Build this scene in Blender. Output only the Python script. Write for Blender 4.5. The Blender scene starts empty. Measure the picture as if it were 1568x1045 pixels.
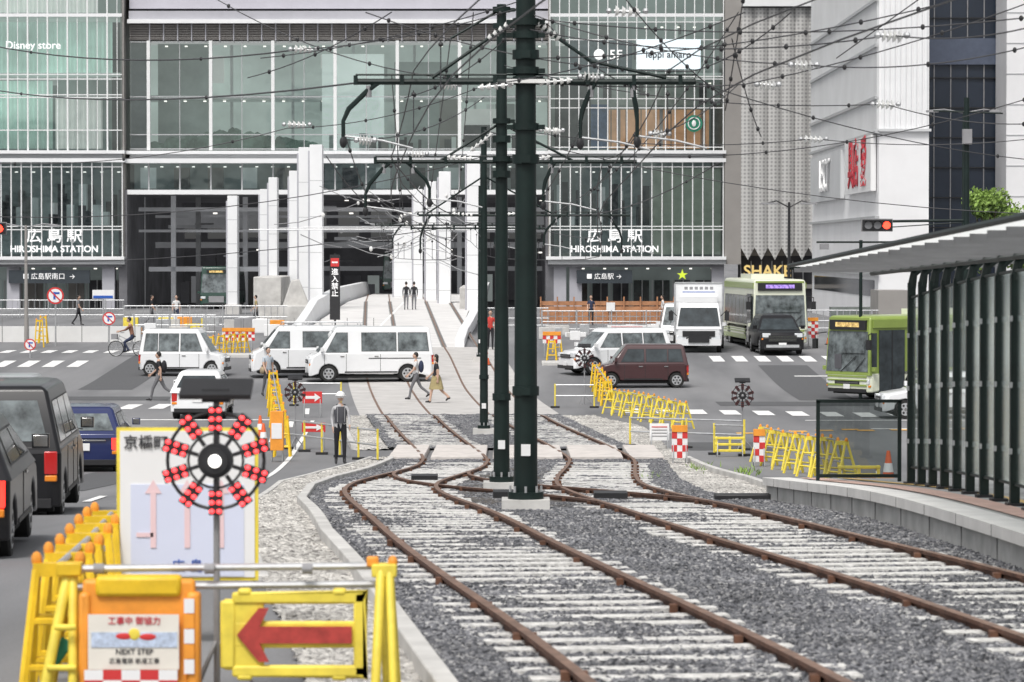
import bpy, bmesh, math, random
import numpy as np
from mathutils import Vector, Matrix
random.seed(7); np.random.seed(7)
R=math.radians
scene=bpy.context.scene
# ------------------------------------------------------------------ calibration (metres)
F=5200.0; HC=5.2; HY=385.0
prof=[(-400,3.2),(0,2.95),(20,2.5),(33,2.22),(40,2.0),(50,1.45),(60,.95),(75,.3),(84,.05),(95,0),(118,0),(127,.12),(144,.8),(160,1.0),(5000,1.0)]
PX=[p[0] for p in prof]; PZ=[p[1] for p in prof]
def gz(y):
    y=np.asarray(y,dtype=float)
    return sum(np.interp(y+o,PX,PZ) for o in (-3,-1.5,0,1.5,3))/5
def gzf(y): return float(gz(y))
def X(px,d): return (px-784)*d/F
def Z(py,d): return HC-(py-HY)*d/F
def gd(py):
    lo,hi=12.0,400.0
    for _ in range(40):
        m=(lo+hi)/2
        if HY+F/m*(HC-gzf(m))>py: lo=m
        else: hi=m
    return lo
def P(px,py):
    d=gd(py); return (X(px,d),d,gzf(d))
# ------------------------------------------------------------------ materials
MATS={}
def mat(name,col,rough=.6,metal=0,var=.12,scale=3,bump=0,bscale=40,coat=0,emit=0,spec=.5):
    if name in MATS: return MATS[name]
    m=bpy.data.materials.new(name); m.use_nodes=True; nt=m.node_tree; n=nt.nodes; l=nt.links
    b=n['Principled BSDF']; b.inputs['Roughness'].default_value=rough; b.inputs['Metallic'].default_value=metal
    b.inputs['Coat Weight'].default_value=coat; b.inputs['Specular IOR Level'].default_value=spec
    b.inputs['Coat Roughness'].default_value=.08
    tc=n.new('ShaderNodeTexCoord')
    if var>0:
        no=n.new('ShaderNodeTexNoise'); no.inputs['Scale'].default_value=scale; no.inputs['Detail'].default_value=5; no.inputs['Roughness'].default_value=.6
        l.new(tc.outputs['Object'],no.inputs['Vector'])
        cr=n.new('ShaderNodeValToRGB'); cr.color_ramp.elements[0].position=.3; cr.color_ramp.elements[1].position=.7
        cr.color_ramp.elements[0].color=(*[c*(1-var) for c in col],1); cr.color_ramp.elements[1].color=(*[min(1,c*(1+var)) for c in col],1)
        l.new(no.outputs['Fac'],cr.inputs['Fac']); l.new(cr.outputs['Color'],b.inputs['Base Color'])
        if emit>0: l.new(cr.outputs['Color'],b.inputs['Emission Color'])
    else: b.inputs['Base Color'].default_value=(*col,1)
    if bump>0:
        nb=n.new('ShaderNodeTexNoise'); nb.inputs['Scale'].default_value=bscale; nb.inputs['Detail'].default_value=4
        l.new(tc.outputs['Object'],nb.inputs['Vector']); bp=n.new('ShaderNodeBump'); bp.inputs['Strength'].default_value=bump; bp.inputs['Distance'].default_value=.02
        l.new(nb.outputs['Fac'],bp.inputs['Height']); l.new(bp.outputs['Normal'],b.inputs['Normal'])
    if emit>0:
        b.inputs['Emission Color'].default_value=(*col,1); b.inputs['Emission Strength'].default_value=emit
    MATS[name]=m; return m
def glassmat(name,tint,refl=.12,rough=.03):
    if name in MATS: return MATS[name]
    m=bpy.data.materials.new(name); m.use_nodes=True; nt=m.node_tree; n=nt.nodes; l=nt.links
    n.clear(); o=n.new('ShaderNodeOutputMaterial'); mx=n.new('ShaderNodeMixShader'); t=n.new('ShaderNodeBsdfTransparent'); g=n.new('ShaderNodeBsdfGlossy')
    t.inputs['Color'].default_value=(*tint,1); g.inputs['Roughness'].default_value=rough; g.inputs['Color'].default_value=(.85,.95,.92,1)
    f=n.new('ShaderNodeFresnel'); f.inputs['IOR'].default_value=1.5
    a=n.new('ShaderNodeMath'); a.operation='ADD'; a.inputs[1].default_value=refl
    tc=n.new('ShaderNodeTexCoord'); no=n.new('ShaderNodeTexNoise'); no.inputs['Scale'].default_value=.35; bp=n.new('ShaderNodeBump'); bp.inputs['Strength'].default_value=.3; bp.inputs['Distance'].default_value=.05
    l.new(tc.outputs['Object'],no.inputs['Vector']); l.new(no.outputs['Fac'],bp.inputs['Height']); l.new(bp.outputs['Normal'],g.inputs['Normal'])
    l.new(f.outputs[0],a.inputs[0]); l.new(a.outputs[0],mx.inputs[0]); l.new(t.outputs[0],mx.inputs[1]); l.new(g.outputs[0],mx.inputs[2]); l.new(mx.outputs[0],o.inputs[0])
    MATS[name]=m; return m
def stones(name,cols,scale,rough=.85,patch=None):
    m=bpy.data.materials.new(name); m.use_nodes=True; nt=m.node_tree; n=nt.nodes; l=nt.links; b=n['Principled BSDF']; b.inputs['Roughness'].default_value=rough
    tc=n.new('ShaderNodeTexCoord'); v=n.new('ShaderNodeTexVoronoi'); v.inputs['Scale'].default_value=scale; l.new(tc.outputs['Object'],v.inputs['Vector'])
    s=n.new('ShaderNodeSeparateColor'); l.new(v.outputs['Color'],s.inputs[0])
    cr=n.new('ShaderNodeValToRGB'); e=cr.color_ramp.elements
    e[0].color=(*cols[0],1); e[1].color=(*cols[-1],1)
    for i,c in enumerate(cols[1:-1]):
        k=e.new((i+1)/(len(cols)-1)); k.color=(*c,1)
    l.new(s.outputs[0],cr.inputs[0])
    no=n.new('ShaderNodeTexNoise'); no.inputs['Scale'].default_value=.9; no.inputs['Detail'].default_value=6; l.new(tc.outputs['Object'],no.inputs['Vector'])
    mr=n.new('ShaderNodeMapRange'); mr.inputs[1].default_value=.3; mr.inputs[2].default_value=.7; mr.inputs[3].default_value=.72; mr.inputs[4].default_value=1.28; l.new(no.outputs['Fac'],mr.inputs[0])
    mx=n.new('ShaderNodeVectorMath'); mx.operation='SCALE'; l.new(cr.outputs[0],mx.inputs[0]); l.new(mr.outputs[0],mx.inputs['Scale']); l.new(mx.outputs[0],b.inputs['Base Color'])
    bp=n.new('ShaderNodeBump'); bp.inputs['Strength'].default_value=.9; bp.inputs['Distance'].default_value=.03; l.new(v.outputs['Distance'],bp.inputs['Height']); bp.invert=True; l.new(bp.outputs['Normal'],b.inputs['Normal'])
    MATS[name]=m; return m
def asphaltmat():
    m=bpy.data.materials.new('asphalt'); m.use_nodes=True; nt=m.node_tree; n=nt.nodes; l=nt.links; b=n['Principled BSDF']; b.inputs['Roughness'].default_value=.85
    tc=n.new('ShaderNodeTexCoord')
    def noise(sc,det=5,vec=None):
        q=n.new('ShaderNodeTexNoise'); q.inputs['Scale'].default_value=sc; q.inputs['Detail'].default_value=det; l.new(vec or tc.outputs['Object'],q.inputs['Vector']); return q
    mp=n.new('ShaderNodeMapping'); mp.inputs['Scale'].default_value=(1,.12,1); l.new(tc.outputs['Object'],mp.inputs[0])
    a=noise(.5,6,mp.outputs[0]); c=noise(45,3)
    ad=n.new('ShaderNodeMath'); ad.operation='MULTIPLY_ADD'; ad.inputs[1].default_value=.35; l.new(c.outputs['Fac'],ad.inputs[0]); l.new(a.outputs['Fac'],ad.inputs[2])
    cr=n.new('ShaderNodeValToRGB'); cr.color_ramp.elements[0].position=.45; cr.color_ramp.elements[1].position=.9
    cr.color_ramp.elements[0].color=(.125,.127,.134,1); cr.color_ramp.elements[1].color=(.255,.255,.262,1)
    l.new(ad.outputs[0],cr.inputs[0]); l.new(cr.outputs[0],b.inputs['Base Color'])
    bp=n.new('ShaderNodeBump'); bp.inputs['Strength'].default_value=.3; bp.inputs['Distance'].default_value=.01; l.new(c.outputs['Fac'],bp.inputs['Height']); l.new(bp.outputs['Normal'],b.inputs['Normal'])
    MATS['asphalt']=m; return m
ASPH=asphaltmat()
BALL=stones('ballast_stones',[(.035,.036,.042),(.075,.078,.088),(.12,.123,.135),(.165,.168,.182),(.22,.222,.235),(.42,.415,.41)],31)
LGRAV=stones('light_gravel',[(.2,.19,.18),(.40,.385,.36),(.52,.50,.47),(.68,.66,.62)],22)
CONC=mat('concrete',(.55,.54,.52),.85,var=.2,scale=1.5,bump=.3,bscale=25)
CONCD=mat('concrete_dark',(.2,.2,.2),.85,var=.25,scale=2,bump=.3)
SLAB=mat('crossing_concrete',(.6,.56,.53),.85,var=.15,scale=3,bump=.2)
SLEEP=mat('sleeper_concrete',(.62,.61,.59),.9,var=.4,scale=14,bump=.6,bscale=60)
WLINE=mat('road_paint_white',(.8,.8,.79),.7,var=.22,scale=6)
OLINE=mat('road_paint_orange',(.75,.42,.1),.7,var=.25,scale=6)
RUST=mat('rail_rust',(.11,.052,.033),.75,.1,var=.45,scale=7,bump=.3)
RUSTT=mat('rail_head',(.25,.15,.105),.5,.4,var=.4,scale=5)
CLIP=mat('rail_clip',(.13,.06,.035),.8,var=.4,scale=9)
PANELW=mat('panel_white',(.82,.83,.84),.45,var=.05,scale=.6)
PANELG=mat('panel_grey',(.44,.44,.48),.5,var=.08,scale=.5)
PANELL=mat('panel_lavender',(.55,.54,.60),.5,var=.06,scale=.4)
TAUPE=mat('panel_taupe',(.30,.285,.27),.6,var=.08,scale=.6)
MULW=mat('mullion_white',(.8,.81,.81),.4,var=.04,scale=1)
MULG=mat('mullion_grey',(.45,.46,.47),.4,var=.05,scale=1)
CURT=mat('curtain_green_white',(.58,.72,.67),.8,var=.28,scale=.22,emit=.22)  # glow put into the cloth to brighten the curtains behind the glass
CURTW=mat('blind_white',(.78,.80,.78),.8,var=.08,scale=.4,emit=.25)  # emission added to the blinds so the rooms read as lit
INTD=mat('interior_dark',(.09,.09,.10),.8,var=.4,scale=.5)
HALL=mat('concourse_surface',(.13,.13,.14),.8,var=.4,scale=.3,emit=.12)  # added glow keeps the concourse from rendering too black
HALLL=mat('concourse_beam',(.5,.51,.53),.7,var=.2,scale=.3,emit=.16)  # beams emit slightly in place of hall lighting
INTM=mat('interior_mid',(.30,.35,.34),.8,var=.3,scale=.25,emit=.15)  # added glow stands in for room lighting on these mid-tone surfaces
INTL=mat('interior_light',(.56,.62,.60),.8,var=.2,scale=.2,emit=.25)  # pale surfaces emit by themselves to suggest lit rooms
INTO=mat('interior_wood',(.6,.34,.19),.6,var=.25,scale=.6,emit=.4)  # wood panel glows on its own, imitating indoor lighting
TREEREFL=mat('tree_reflection_green',(.2,.28,.24),.8,var=.5,scale=.7,emit=.12)  # faintly glowing green that imitates trees reflected in the glass
CEILL=mat('ceiling_lamp_lit',(1,.96,.88),.5,var=0,emit=1.6)
GL=glassmat('facade_glass',(.90,.95,.93),.15)
GLD=glassmat('facade_glass_dark',(.70,.77,.79),.16)
GLS=glassmat('shelter_glass',(.92,.95,.95),.0,.2)
GLSM=glassmat('smoked_glass',(.4,.43,.43),.04)
WHT=mat('white_sign',(.82,.82,.82),.5,var=.02)
TXTW=mat('lettering_white',(.9,.9,.9),.5,var=0,emit=.35)
TXTK=mat('lettering_black',(.03,.03,.035),.6,var=0)
TXTR=mat('lettering_red',(.55,.03,.05),.6,var=0)
GOLD=mat('lettering_gold',(.75,.55,.2),.5,.0,var=0,emit=.3)
POLE=mat('pole_dark_green',(.007,.017,.015),.5,.0,var=.35,scale=2,coat=.0,spec=.35)
BLK=mat('black_plastic',(.02,.02,.022),.5,var=.2)
RUB=mat('rubber_black',(.02,.02,.02),.8,var=.2)
STEEL=mat('galvanised_steel',(.5,.51,.52),.45,.5,var=.15,scale=8)
YEL=mat('barrier_yellow',(.80,.52,.02),.5,var=.2,scale=5)
YEL2=mat('barrier_yellow_light',(.82,.66,.08),.5,var=.18,scale=5)
ORG=mat('barrier_orange',(.85,.33,.04),.5,var=.15,scale=5)
CONE=mat('cone_orange',(.8,.14,.04),.5,var=.1)
REDP=mat('paint_red',(.62,.04,.04),.5,var=.1)
REDL=mat('led_red',(1,.05,.055),.4,var=0,emit=3.2)
REDOFF=mat('led_red_unlit',(.12,.01,.01),.3,var=0)
SIGR=mat('signal_red_lit',(1,.04,.02),.4,var=0,emit=5.0)
WLED=mat('led_white',(1,1,.95),.4,var=0,emit=2.5)
BLUE=mat('paint_blue',(.02,.1,.45),.5,var=.1)
GREY=mat('grey_plastic',(.28,.28,.29),.6,var=.1)
WPAINT=mat('car_paint_white',(.80,.81,.82),.3,var=.04,scale=1.5,coat=.6)
BPAINT=mat('car_paint_black',(.012,.012,.014),.3,var=.05,coat=.25,spec=.3)
SPAINT=mat('car_paint_silver',(.5,.51,.53),.35,.3,var=.04,coat=.5)
MPAINT=mat('car_paint_maroon',(.06,.022,.024),.3,.0,var=.05,coat=.6)
NPAINT=mat('car_paint_blue',(.012,.022,.10),.25,.1,var=.05,coat=.5)
CREAM=mat('bus_paint_cream',(.74,.77,.62),.4,var=.04,coat=.4)
BUSG=mat('bus_paint_green',(.27,.36,.08),.4,var=.06,coat=.4)
BUSDG=mat('tram_paint_dark_green',(.012,.05,.035),.4,var=.1,coat=.4)
CGL=mat('vehicle_glass',(.035,.045,.05),.08,var=.5,scale=2.5,coat=.2)
CGL2=mat('vehicle_glass_light',(.13,.15,.155),.08,var=.75,scale=3.0,coat=.2)
CHR=mat('chrome',(.6,.6,.6),.15,1,var=0)
HLT=mat('headlamp',(.75,.78,.8),.15,.1,var=0,coat=1)
TAIL=mat('tail_lamp',(.5,.015,.015),.2,var=0,coat=1)
TAILON=mat('tail_lamp_lit',(1,.03,.02),.2,var=0,emit=3)
AMB=mat('amber_lamp',(.8,.25,.02),.3,var=0)
LED=mat('led_display',(.3,.2,.75),.4,var=.8,scale=9,emit=.7)
LEDA=mat('led_display_amber',(.75,.4,.15),.4,var=.8,scale=9,emit=.4)
SKIN=mat('skin',(.55,.36,.27),.6,var=.05)
HAIR=mat('hair_black',(.015,.012,.01),.6,var=.2,scale=20)
INSU=mat('insulator_white',(.8,.8,.78),.3,var=.05,coat=.5)
BROWN=mat('hoarding_brown',(.42,.20,.10),.7,var=.25,scale=2)
NAVY=mat('tower_glass_navy',(.03,.04,.06),.2,.0,var=.2,scale=.2)
WALLW=mat('building_white',(.82,.82,.83),.6,var=.06,scale=.3)
WALLG=mat('building_greywhite',(.58,.59,.60),.6,var=.06,scale=.3)
BARK=mat('bark',(.08,.06,.045),.9,var=.3)
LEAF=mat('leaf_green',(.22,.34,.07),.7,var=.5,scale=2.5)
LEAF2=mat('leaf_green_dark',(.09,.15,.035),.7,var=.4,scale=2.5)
PINK=mat('tactile_pink',(.66,.45,.38),.8,var=.12)
ORT=mat('tactile_yellow',(.75,.52,.2),.8,var=.15)
ROOFT=bpy.data.materials.new('roof_translucent_white'); ROOFT.use_nodes=True; _n=ROOFT.node_tree.nodes; _l=ROOFT.node_tree.links
_t=_n.new('ShaderNodeBsdfTranslucent'); _t.inputs['Color'].default_value=(.9,.92,.91,1); _m=_n.new('ShaderNodeMixShader'); _m.inputs[0].default_value=.68
_n['Principled BSDF'].inputs['Base Color'].default_value=(.82,.84,.83,1); _n['Principled BSDF'].inputs['Roughness'].default_value=.5
_l.new(_n['Principled BSDF'].outputs[0],_m.inputs[1]); _l.new(_t.outputs[0],_m.inputs[2]); _l.new(_m.outputs[0],_n['Material Output'].inputs[0])
def cloth(nm,c): return mat('cloth_'+nm,c,.9,var=.15,scale=9)
# ------------------------------------------------------------------ builder
class B:
    def __init__(s): s.parts={}; s.order=[]; s.part('body')
    def part(s,n):
        s.cur=n
        if n not in s.parts: s.parts[n]=dict(v=[],f=[],m=[],mats=[],s=[]); s.order.append(n)
        return s
    def add(s,vs,fs,m,smooth=False):
        p=s.parts[s.cur]; o=len(p['v']); p['v']+= [tuple(v) for v in vs]
        if m not in p['mats']: p['mats'].append(m)
        i=p['mats'].index(m)
        for f in fs: p['f'].append(tuple(a+o for a in f)); p['m'].append(i); p['s'].append(smooth)
    def box(s,c,sz,m,rot=None):
        hx,hy,hz=[a/2 for a in sz]
        vs=[Vector((x,y,z)) for x in(-hx,hx) for y in(-hy,hy) for z in(-hz,hz)]
        if rot is not None:
            M=rot if isinstance(rot,Matrix) else Matrix.Rotation(rot,3,'Z')
            vs=[M@v for v in vs]
        vs=[v+Vector(c) for v in vs]
        s.add(vs,[(0,1,3,2),(4,6,7,5),(0,4,5,1),(2,3,7,6),(0,2,6,4),(1,5,7,3)],m)
    def bb(s,x0,x1,y0,y1,z0,z1,m): s.box(((x0+x1)/2,(y0+y1)/2,(z0+z1)/2),(abs(x1-x0),abs(y1-y0),abs(z1-z0)),m)
    def tube(s,pts,r,m,n=6,cap=True,smooth=True):
        pts=[Vector(p) for p in pts]; rs=r if isinstance(r,(list,tuple)) else [r]*len(pts)
        vs=[];fs=[]; up=None
        for i,p in enumerate(pts):
            t=(pts[min(i+1,len(pts)-1)]-pts[max(i-1,0)]).normalized()
            if up is None:
                up=Vector((0,0,1)) if abs(t.z)<.9 else Vector((1,0,0))
            a=t.cross(up); 
            if a.length<1e-4: a=t.cross(Vector((0,1,0)))
            a.normalize(); b=a.cross(t).normalized(); up=b
            for k in range(n):
                q=2*math.pi*k/n; vs.append(p+(a*math.cos(q)+b*math.sin(q))*rs[i])
        for i in range(len(pts)-1):
            for k in range(n):
                k2=(k+1)%n; fs.append((i*n+k,i*n+k2,(i+1)*n+k2,(i+1)*n+k))
        s.add(vs,fs,m,smooth)
        if cap:
            e=(len(pts)-1)*n
            s.add(vs[:n],[tuple(range(n))[::-1]],m); s.add(vs[e:],[tuple(range(n))],m)
    def cyl(s,p0,p1,r,m,n=12,r1=None): s.tube([p0,p1],[r,r if r1 is None else r1],m,n)
    def ring(s,c,rad,r,m,axis='X',n=20,k=6,a0=0,a1=2*math.pi):
        c=Vector(c); pts=[]
        for i in range(n+1):
            q=a0+(a1-a0)*i/n; u,v=math.cos(q)*rad,math.sin(q)*rad
            pts.append(c+(Vector((0,u,v)) if axis=='X' else Vector((u,0,v)) if axis=='Y' else Vector((u,v,0))))
        s.tube(pts,r,m,k,cap=False)
    def sph(s,c,r,m,n=12,k=8,M=None,smooth=True):
        if not isinstance(r,(tuple,list)): r=(r,r,r)
        vs=[];fs=[]
        for j in range(k+1):
            th=math.pi*j/k
            for i in range(n):
                ph=2*math.pi*i/n; v=Vector((r[0]*math.sin(th)*math.cos(ph),r[1]*math.sin(th)*math.sin(ph),r[2]*math.cos(th)))
                if M is not None: v=M@v
                vs.append(v+Vector(c))
        for j in range(k):
            for i in range(n):
                fs.append((j*n+i,(j+1)*n+i,(j+1)*n+(i+1)%n,j*n+(i+1)%n))
        s.add(vs,fs,m,smooth)
    def quad(s,a,b,c,d,m): s.add([a,b,c,d],[(0,1,2,3)],m)
    def poly(s,pts,m): s.add(pts,[tuple(range(len(pts)))],m)
    def make(s,name,loc=(0,0,0),rz=0,bevel=0,seg=2,scale=1,merge=True,sharp=35,parent=None):
        ps=[p for p in s.order if s.parts[p]['v']]
        objs=[]
        for pn in ps:
            p=s.parts[pn]; me=bpy.data.meshes.new(name+'_'+pn); me.from_pydata(p['v'],[],p['f'])
            for mm in p['mats']: me.materials.append(mm)
            me.polygons.foreach_set('material_index',p['m']); me.polygons.foreach_set('use_smooth',p['s'])
            bm=bmesh.new(); bm.from_mesh(me)
            if merge: bmesh.ops.remove_doubles(bm,verts=bm.verts,dist=1e-5)
            bmesh.ops.recalc_face_normals(bm,faces=bm.faces); bm.to_mesh(me); bm.free()
            me.update()
            try: me.set_sharp_from_angle(angle=R(sharp))
            except Exception: pass
            o=bpy.data.objects.new(pn if len(ps)>1 or parent else name,me); scene.collection.objects.link(o)
            bv=bevel.get(pn,0) if isinstance(bevel,dict) else bevel
            if bv>0:
                b=o.modifiers.new('bevel','BEVEL'); b.width=bv; b.segments=seg; b.limit_method='ANGLE'; b.angle_limit=R(35)
            objs.append(o)
        if parent:
            for o in objs: o.parent=parent
            return parent
        if len(objs)==1: root=objs[0]
        else:
            root=bpy.data.objects.new(name,None); scene.collection.objects.link(root); root.empty_display_size=.3
            for o in objs: o.parent=root
        root.location=loc; root.rotation_euler=(0,0,rz); root.scale=(scale,)*3
        return root
def txt(parent,name,body,size,m,loc,rz=0,ext=.01,align='CENTER',sx=1,wt=0):
    c=bpy.data.curves.new(name,'FONT'); c.body=body; c.size=size; c.extrude=ext; c.align_x=align; c.align_y='CENTER'; c.offset=wt*size
    c.materials.append(m); o=bpy.data.objects.new(name,c); scene.collection.objects.link(o); o.location=loc; o.rotation_euler=(R(90),0,rz); o.scale=(sx,1,1)
    if parent: o.parent=parent
    return o
# ------------------------------------------------------------------ tracks in plan
dd=np.arange(8,252,.5)
def smooth(pts,sg=5):
    x=np.interp(dd,[p[0] for p in pts],[p[1] for p in pts]); k=np.exp(-.5*(np.arange(-15,16)/sg)**2); k/=k.sum()
    xp=np.pad(x,15,mode='reflect',reflect_type='odd'); return np.convolve(xp,k,'valid')
XL=smooth([(8,2.35),(21.8,1.08),(28,.27),(33.5,-.4),(41.5,-1.11),(54,-1.95),(61,-2.15),(68,-1.75),(76,-1.3),(81,-1.3),(86,-1.66),(91.7,-2.14),(100,-2.8),(110,-3.5),(131,-4.85),(150,-5.8),(215,-8.5),(252,-9.9)])
XR=smooth([(8,5.75),(23.2,4.25),(28.7,3.6),(34,2.75),(40,2.15),(50,1.8),(59,1.5),(66.5,1.65),(81,2.2),(88,1.75),(102,.37),(126,-1.0),(150,-2.2),(215,-4.7),(252,-6)])
def xl(d): return float(np.interp(d,dd,XL))
def xr(d): return float(np.interp(d,dd,XR))
def tz(d):
    if d<150: return gzf(d)
    return float(np.interp(d,[150,158,215,260],[gzf(150),gzf(150)+.12,2.0,2.0]))
def railtop(d): return tz(d)+float(np.interp(d,[0,104,108,300],[.15,.15,.02,.02]))
# ------------------------------------------------------------------ ground
ys=sorted(set([-300,-100,0,5,10]+list(np.arange(12,172,.5))+list(np.arange(172,260,4))+[300,400,700,1500,3500]))
xs=[-2500,-600,-200,-60,-30,-15,-8,-4,0,4,8,15,30,60,200,600,2500]
vs=[(x,y,gzf(y)) for y in ys for x in xs]; n=len(xs)
fs=[(j*n+i,j*n+i+1,(j+1)*n+i+1,(j+1)*n+i) for j in range(len(ys)-1) for i in range(n-1)]
b=B(); b.add(vs,fs,ASPH,True); b.make('ground_asphalt',sharp=180)
def strip(name,fl,fr,d0,d1,m,dz,step=.5,b=None,zf=gzf,nx=1):
    own=b is None; b=b or B(); k=max(2,int((d1-d0)/step)+1); D=np.linspace(d0,d1,k); v=[];f=[]
    for d in D:
        a=fl(d);c=fr(d)
        for i in range(nx+1): v.append((a+(c-a)*i/nx,d,zf(d)+dz))
    w=nx+1
    for j in range(k-1):
        for i in range(nx): f.append((j*w+i,j*w+i+1,(j+1)*w+i+1,(j+1)*w+i))
    b.add(v,f,m,True)
    if own: b.make(name,sharp=180)
def I(pts): 
    a=[p[0] for p in pts]; c=[p[1] for p in pts]
    return lambda d: float(np.interp(d,a,c))
bl=I([(10,.6),(21.8,-.54),(29.3,-1.26),(36,-1.97),(50,-3.1),(60,-3.55),(66,-3.5),(81,-2.9),(88,-3.2),(107,-4.6)])
br=I([(10,6),(28,4.75),(30,4.58),(50,3.86),(52,3.3),(66,3.3),(81,3.7),(88,3.2),(107,1.5)])
sl=I([(10,.0),(21.8,-1.35),(30,-2.2),(40,-3.2),(53,-4.0),(66,-4.5),(75,-4.2),(84,-3.5)])
sr=I([(51,4.6),(66,4.6),(84,4.2),(100,3.9),(107,2.6)])
def ballast(name,d0,d1,cell,nx,h,bl=bl,br=br,m=BALL,base=.045):
    k=int((d1-d0)/cell); D=np.linspace(d0,d1,k); U=np.linspace(0,1,nx)
    L=np.array([bl(d) for d in D]);Rr=np.array([br(d) for d in D]); G=gz(D)
    XX=L[:,None]+(Rr-L)[:,None]*U[None]; YY=np.repeat(D[:,None],nx,1); ZZ=np.repeat(G[:,None],nx,1)
    XX=XX+np.random.uniform(-.4,.4,XX.shape)*cell; YY=YY+np.random.uniform(-.4,.4,XX.shape)*cell
    low=(np.sin(XX*1.9+np.cos(YY*.7)*2)+np.sin(XX*5.1+YY*3.3+np.sin(YY*1.7)*2))*.007
    ZZ=ZZ+base+np.random.rand(*XX.shape)**1.5*h+low
    co=np.stack([XX,YY,ZZ],-1).reshape(-1,3)
    idx=np.arange(k*nx).reshape(k,nx); q=np.stack([idx[:-1,:-1],idx[:-1,1:],idx[1:,1:],idx[1:,:-1]],-1).reshape(-1,4)
    me=bpy.data.meshes.new(name); me.vertices.add(len(co)); me.vertices.foreach_set('co',co.ravel()); me.loops.add(q.size); me.loops.foreach_set('vertex_index',q.ravel())
    me.polygons.add(len(q)); me.polygons.foreach_set('loop_start',np.arange(0,q.size,4)); me.update(calc_edges=True); me.validate(); me.materials.append(m)
    me.polygons.foreach_set('use_smooth',[False]*len(q))
    o=bpy.data.objects.new(name,me); scene.collection.objects.link(o)
ballast('track_ballast',16,42,.032,210,.042)
ballast('track_ballast',42,56,.045,150,.042)
ballast('track_ballast',56,82,.08,90,.04)
ballast('track_ballast',88,107,.1,60,.04)
ballast('gravel_shoulder',20,84,.07,18,.035,sl,bl,LGRAV,.012)
ballast('gravel_shoulder',51,107,.1,16,.035,br,sr,LGRAV,.012)
ballast('gravel_shoulder',88,107,.1,12,.035,lambda d:bl(d)-.9,bl,LGRAV,.012)
def kerb(name,f,d0,d1,w=.14,h=.14,m=CONC):
    b=B(); D=np.arange(d0,d1+.01,1.0)
    v=[];fc=[]
    for d in D:
        x=f(d);z=gzf(d); v+=[(x-w/2,d,z-.05),(x-w/2,d,z+h),(x+w/2,d,z+h),(x+w/2,d,z-.05)]
    for i in range(len(D)-1):
        for k in range(4): fc.append((i*4+k,i*4+(k+1)%4,(i+1)*4+(k+1)%4,(i+1)*4+k))
    fc+=[(0,1,2,3),tuple(len(v)-4+k for k in (3,2,1,0))]
    b.add(v,fc,m); b.make(name,bevel=.012)
kerb('concrete_kerb',bl,14,82); kerb('concrete_kerb',lambda d:sl(d)+.0,30,84,.1,.05)
kerb('concrete_kerb',sr,52,82); kerb('concrete_kerb',lambda d:bl(d)-.9,88.5,107)
def rail(b,f,off,d0,d1):
    D=np.arange(d0,d1+.01,1.0); prof=[(-.07,-.14),(.07,-.14),(.07,-.125),(.012,-.115),(.012,-.04),(.037,-.03),(.037,0),(-.037,0),(-.037,-.03),(-.012,-.04),(-.012,-.115),(-.07,-.125)]
    v=[];fb=[];ft=[];n=len(prof)
    for d in D:
        x=f(d);dx=(f(d+.5)-f(d-.5)); t=Vector((dx,1)).normalized(); nx,ny=t.y,-t.x; zt=railtop(d)
        for (u,w) in prof: v.append((x+nx*(off+u),d+ny*(off+u),zt+w))
    for i in range(len(D)-1):
        for k in range(n):
            q=(i*n+k,i*n+(k+1)%n,(i+1)*n+(k+1)%n,(i+1)*n+k)
            (ft if k==6 else fb).append(q)
    fb.append(tuple(range(n)))
    b.part('rails'); b.add(v,fb,RUST); b.add(v,ft,RUSTT)
    b.part('fastenings')
    for d in np.arange(max(d0,18)+random.random(),min(d1,104),2.6):
        x=f(d); z=railtop(d)-.07
        for sgn in(-1,1): b.box((x+off+sgn*.055,d,z),(.06,.12,.09),CLIP)
def sleepers(b,f,d0,d1):
    b.part('sleepers')
    for d in np.arange(d0,d1,.62):
        x=f(d); b.box((x+random.uniform(-.03,.03),d,gzf(d)+.028+random.uniform(-.008,.01)),(2.1+random.uniform(-.1,.1),.2,.1),SLEEP,rot=math.atan2(-(f(d+.5)-f(d-.5)),1))
b=B(); 
for o in(-.7525,.7525): rail(b,xl,o,10,250)
sleepers(b,xl,18,80); sleepers(b,xl,89,106); b.make('tram_track_rails')
b=B()
for o in(-.7525,.7525): rail(b,xr,o,10,250)
sleepers(b,xr,18,80); sleepers(b,xr,89,106); b.make('tram_track_rails')
def xc(d):
    t=min(1,max(0,(d-45)/26)); t=t*t*(3-2*t); return xr(d)*(1-t)+xl(d)*t
b=B()
for o in(-.7525,.7525): rail(b,xc,o,46,70)
b.part('switch_timbers')
for d in np.arange(46,76,.75): b.box(((xl(d)+xr(d))/2,d,gzf(d)+.045),(xr(d)-xl(d)-.4,.22,.05),mat('timber_dark',(.09,.08,.07),.9,var=.3))
for px,py in((800,748),(935,772),(650,742),(780,770)):
    x,y,z=P(px,py); b.part('switch_box'); b.box((x,y,z+.1),(.5,.6,.16),BLK)
b.make('track_crossover')
b=B(); b.part('slabs')
for (xa,xb_) in((-3.0,-2.12),(-1.98,-.62),(-.48,1.25),(1.4,2.7),(2.85,3.7)):
    for k in range(3): b.box(((xa+xb_)/2,83+k*2,gzf(83+k*2)+.06),(xb_-xa-.03,1.95,.17),SLAB,rot=Matrix.Rotation(0,3,'X'))
b.make('pedestrian_track_crossing',bevel=.015)
PAVE=mat('track_paving_light',(.5,.485,.47),.85,var=.14,scale=1.2,bump=.2)
DECK=mat('ramp_concrete_light',(.66,.65,.64),.8,var=.1,scale=.8,bump=.1)
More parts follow.
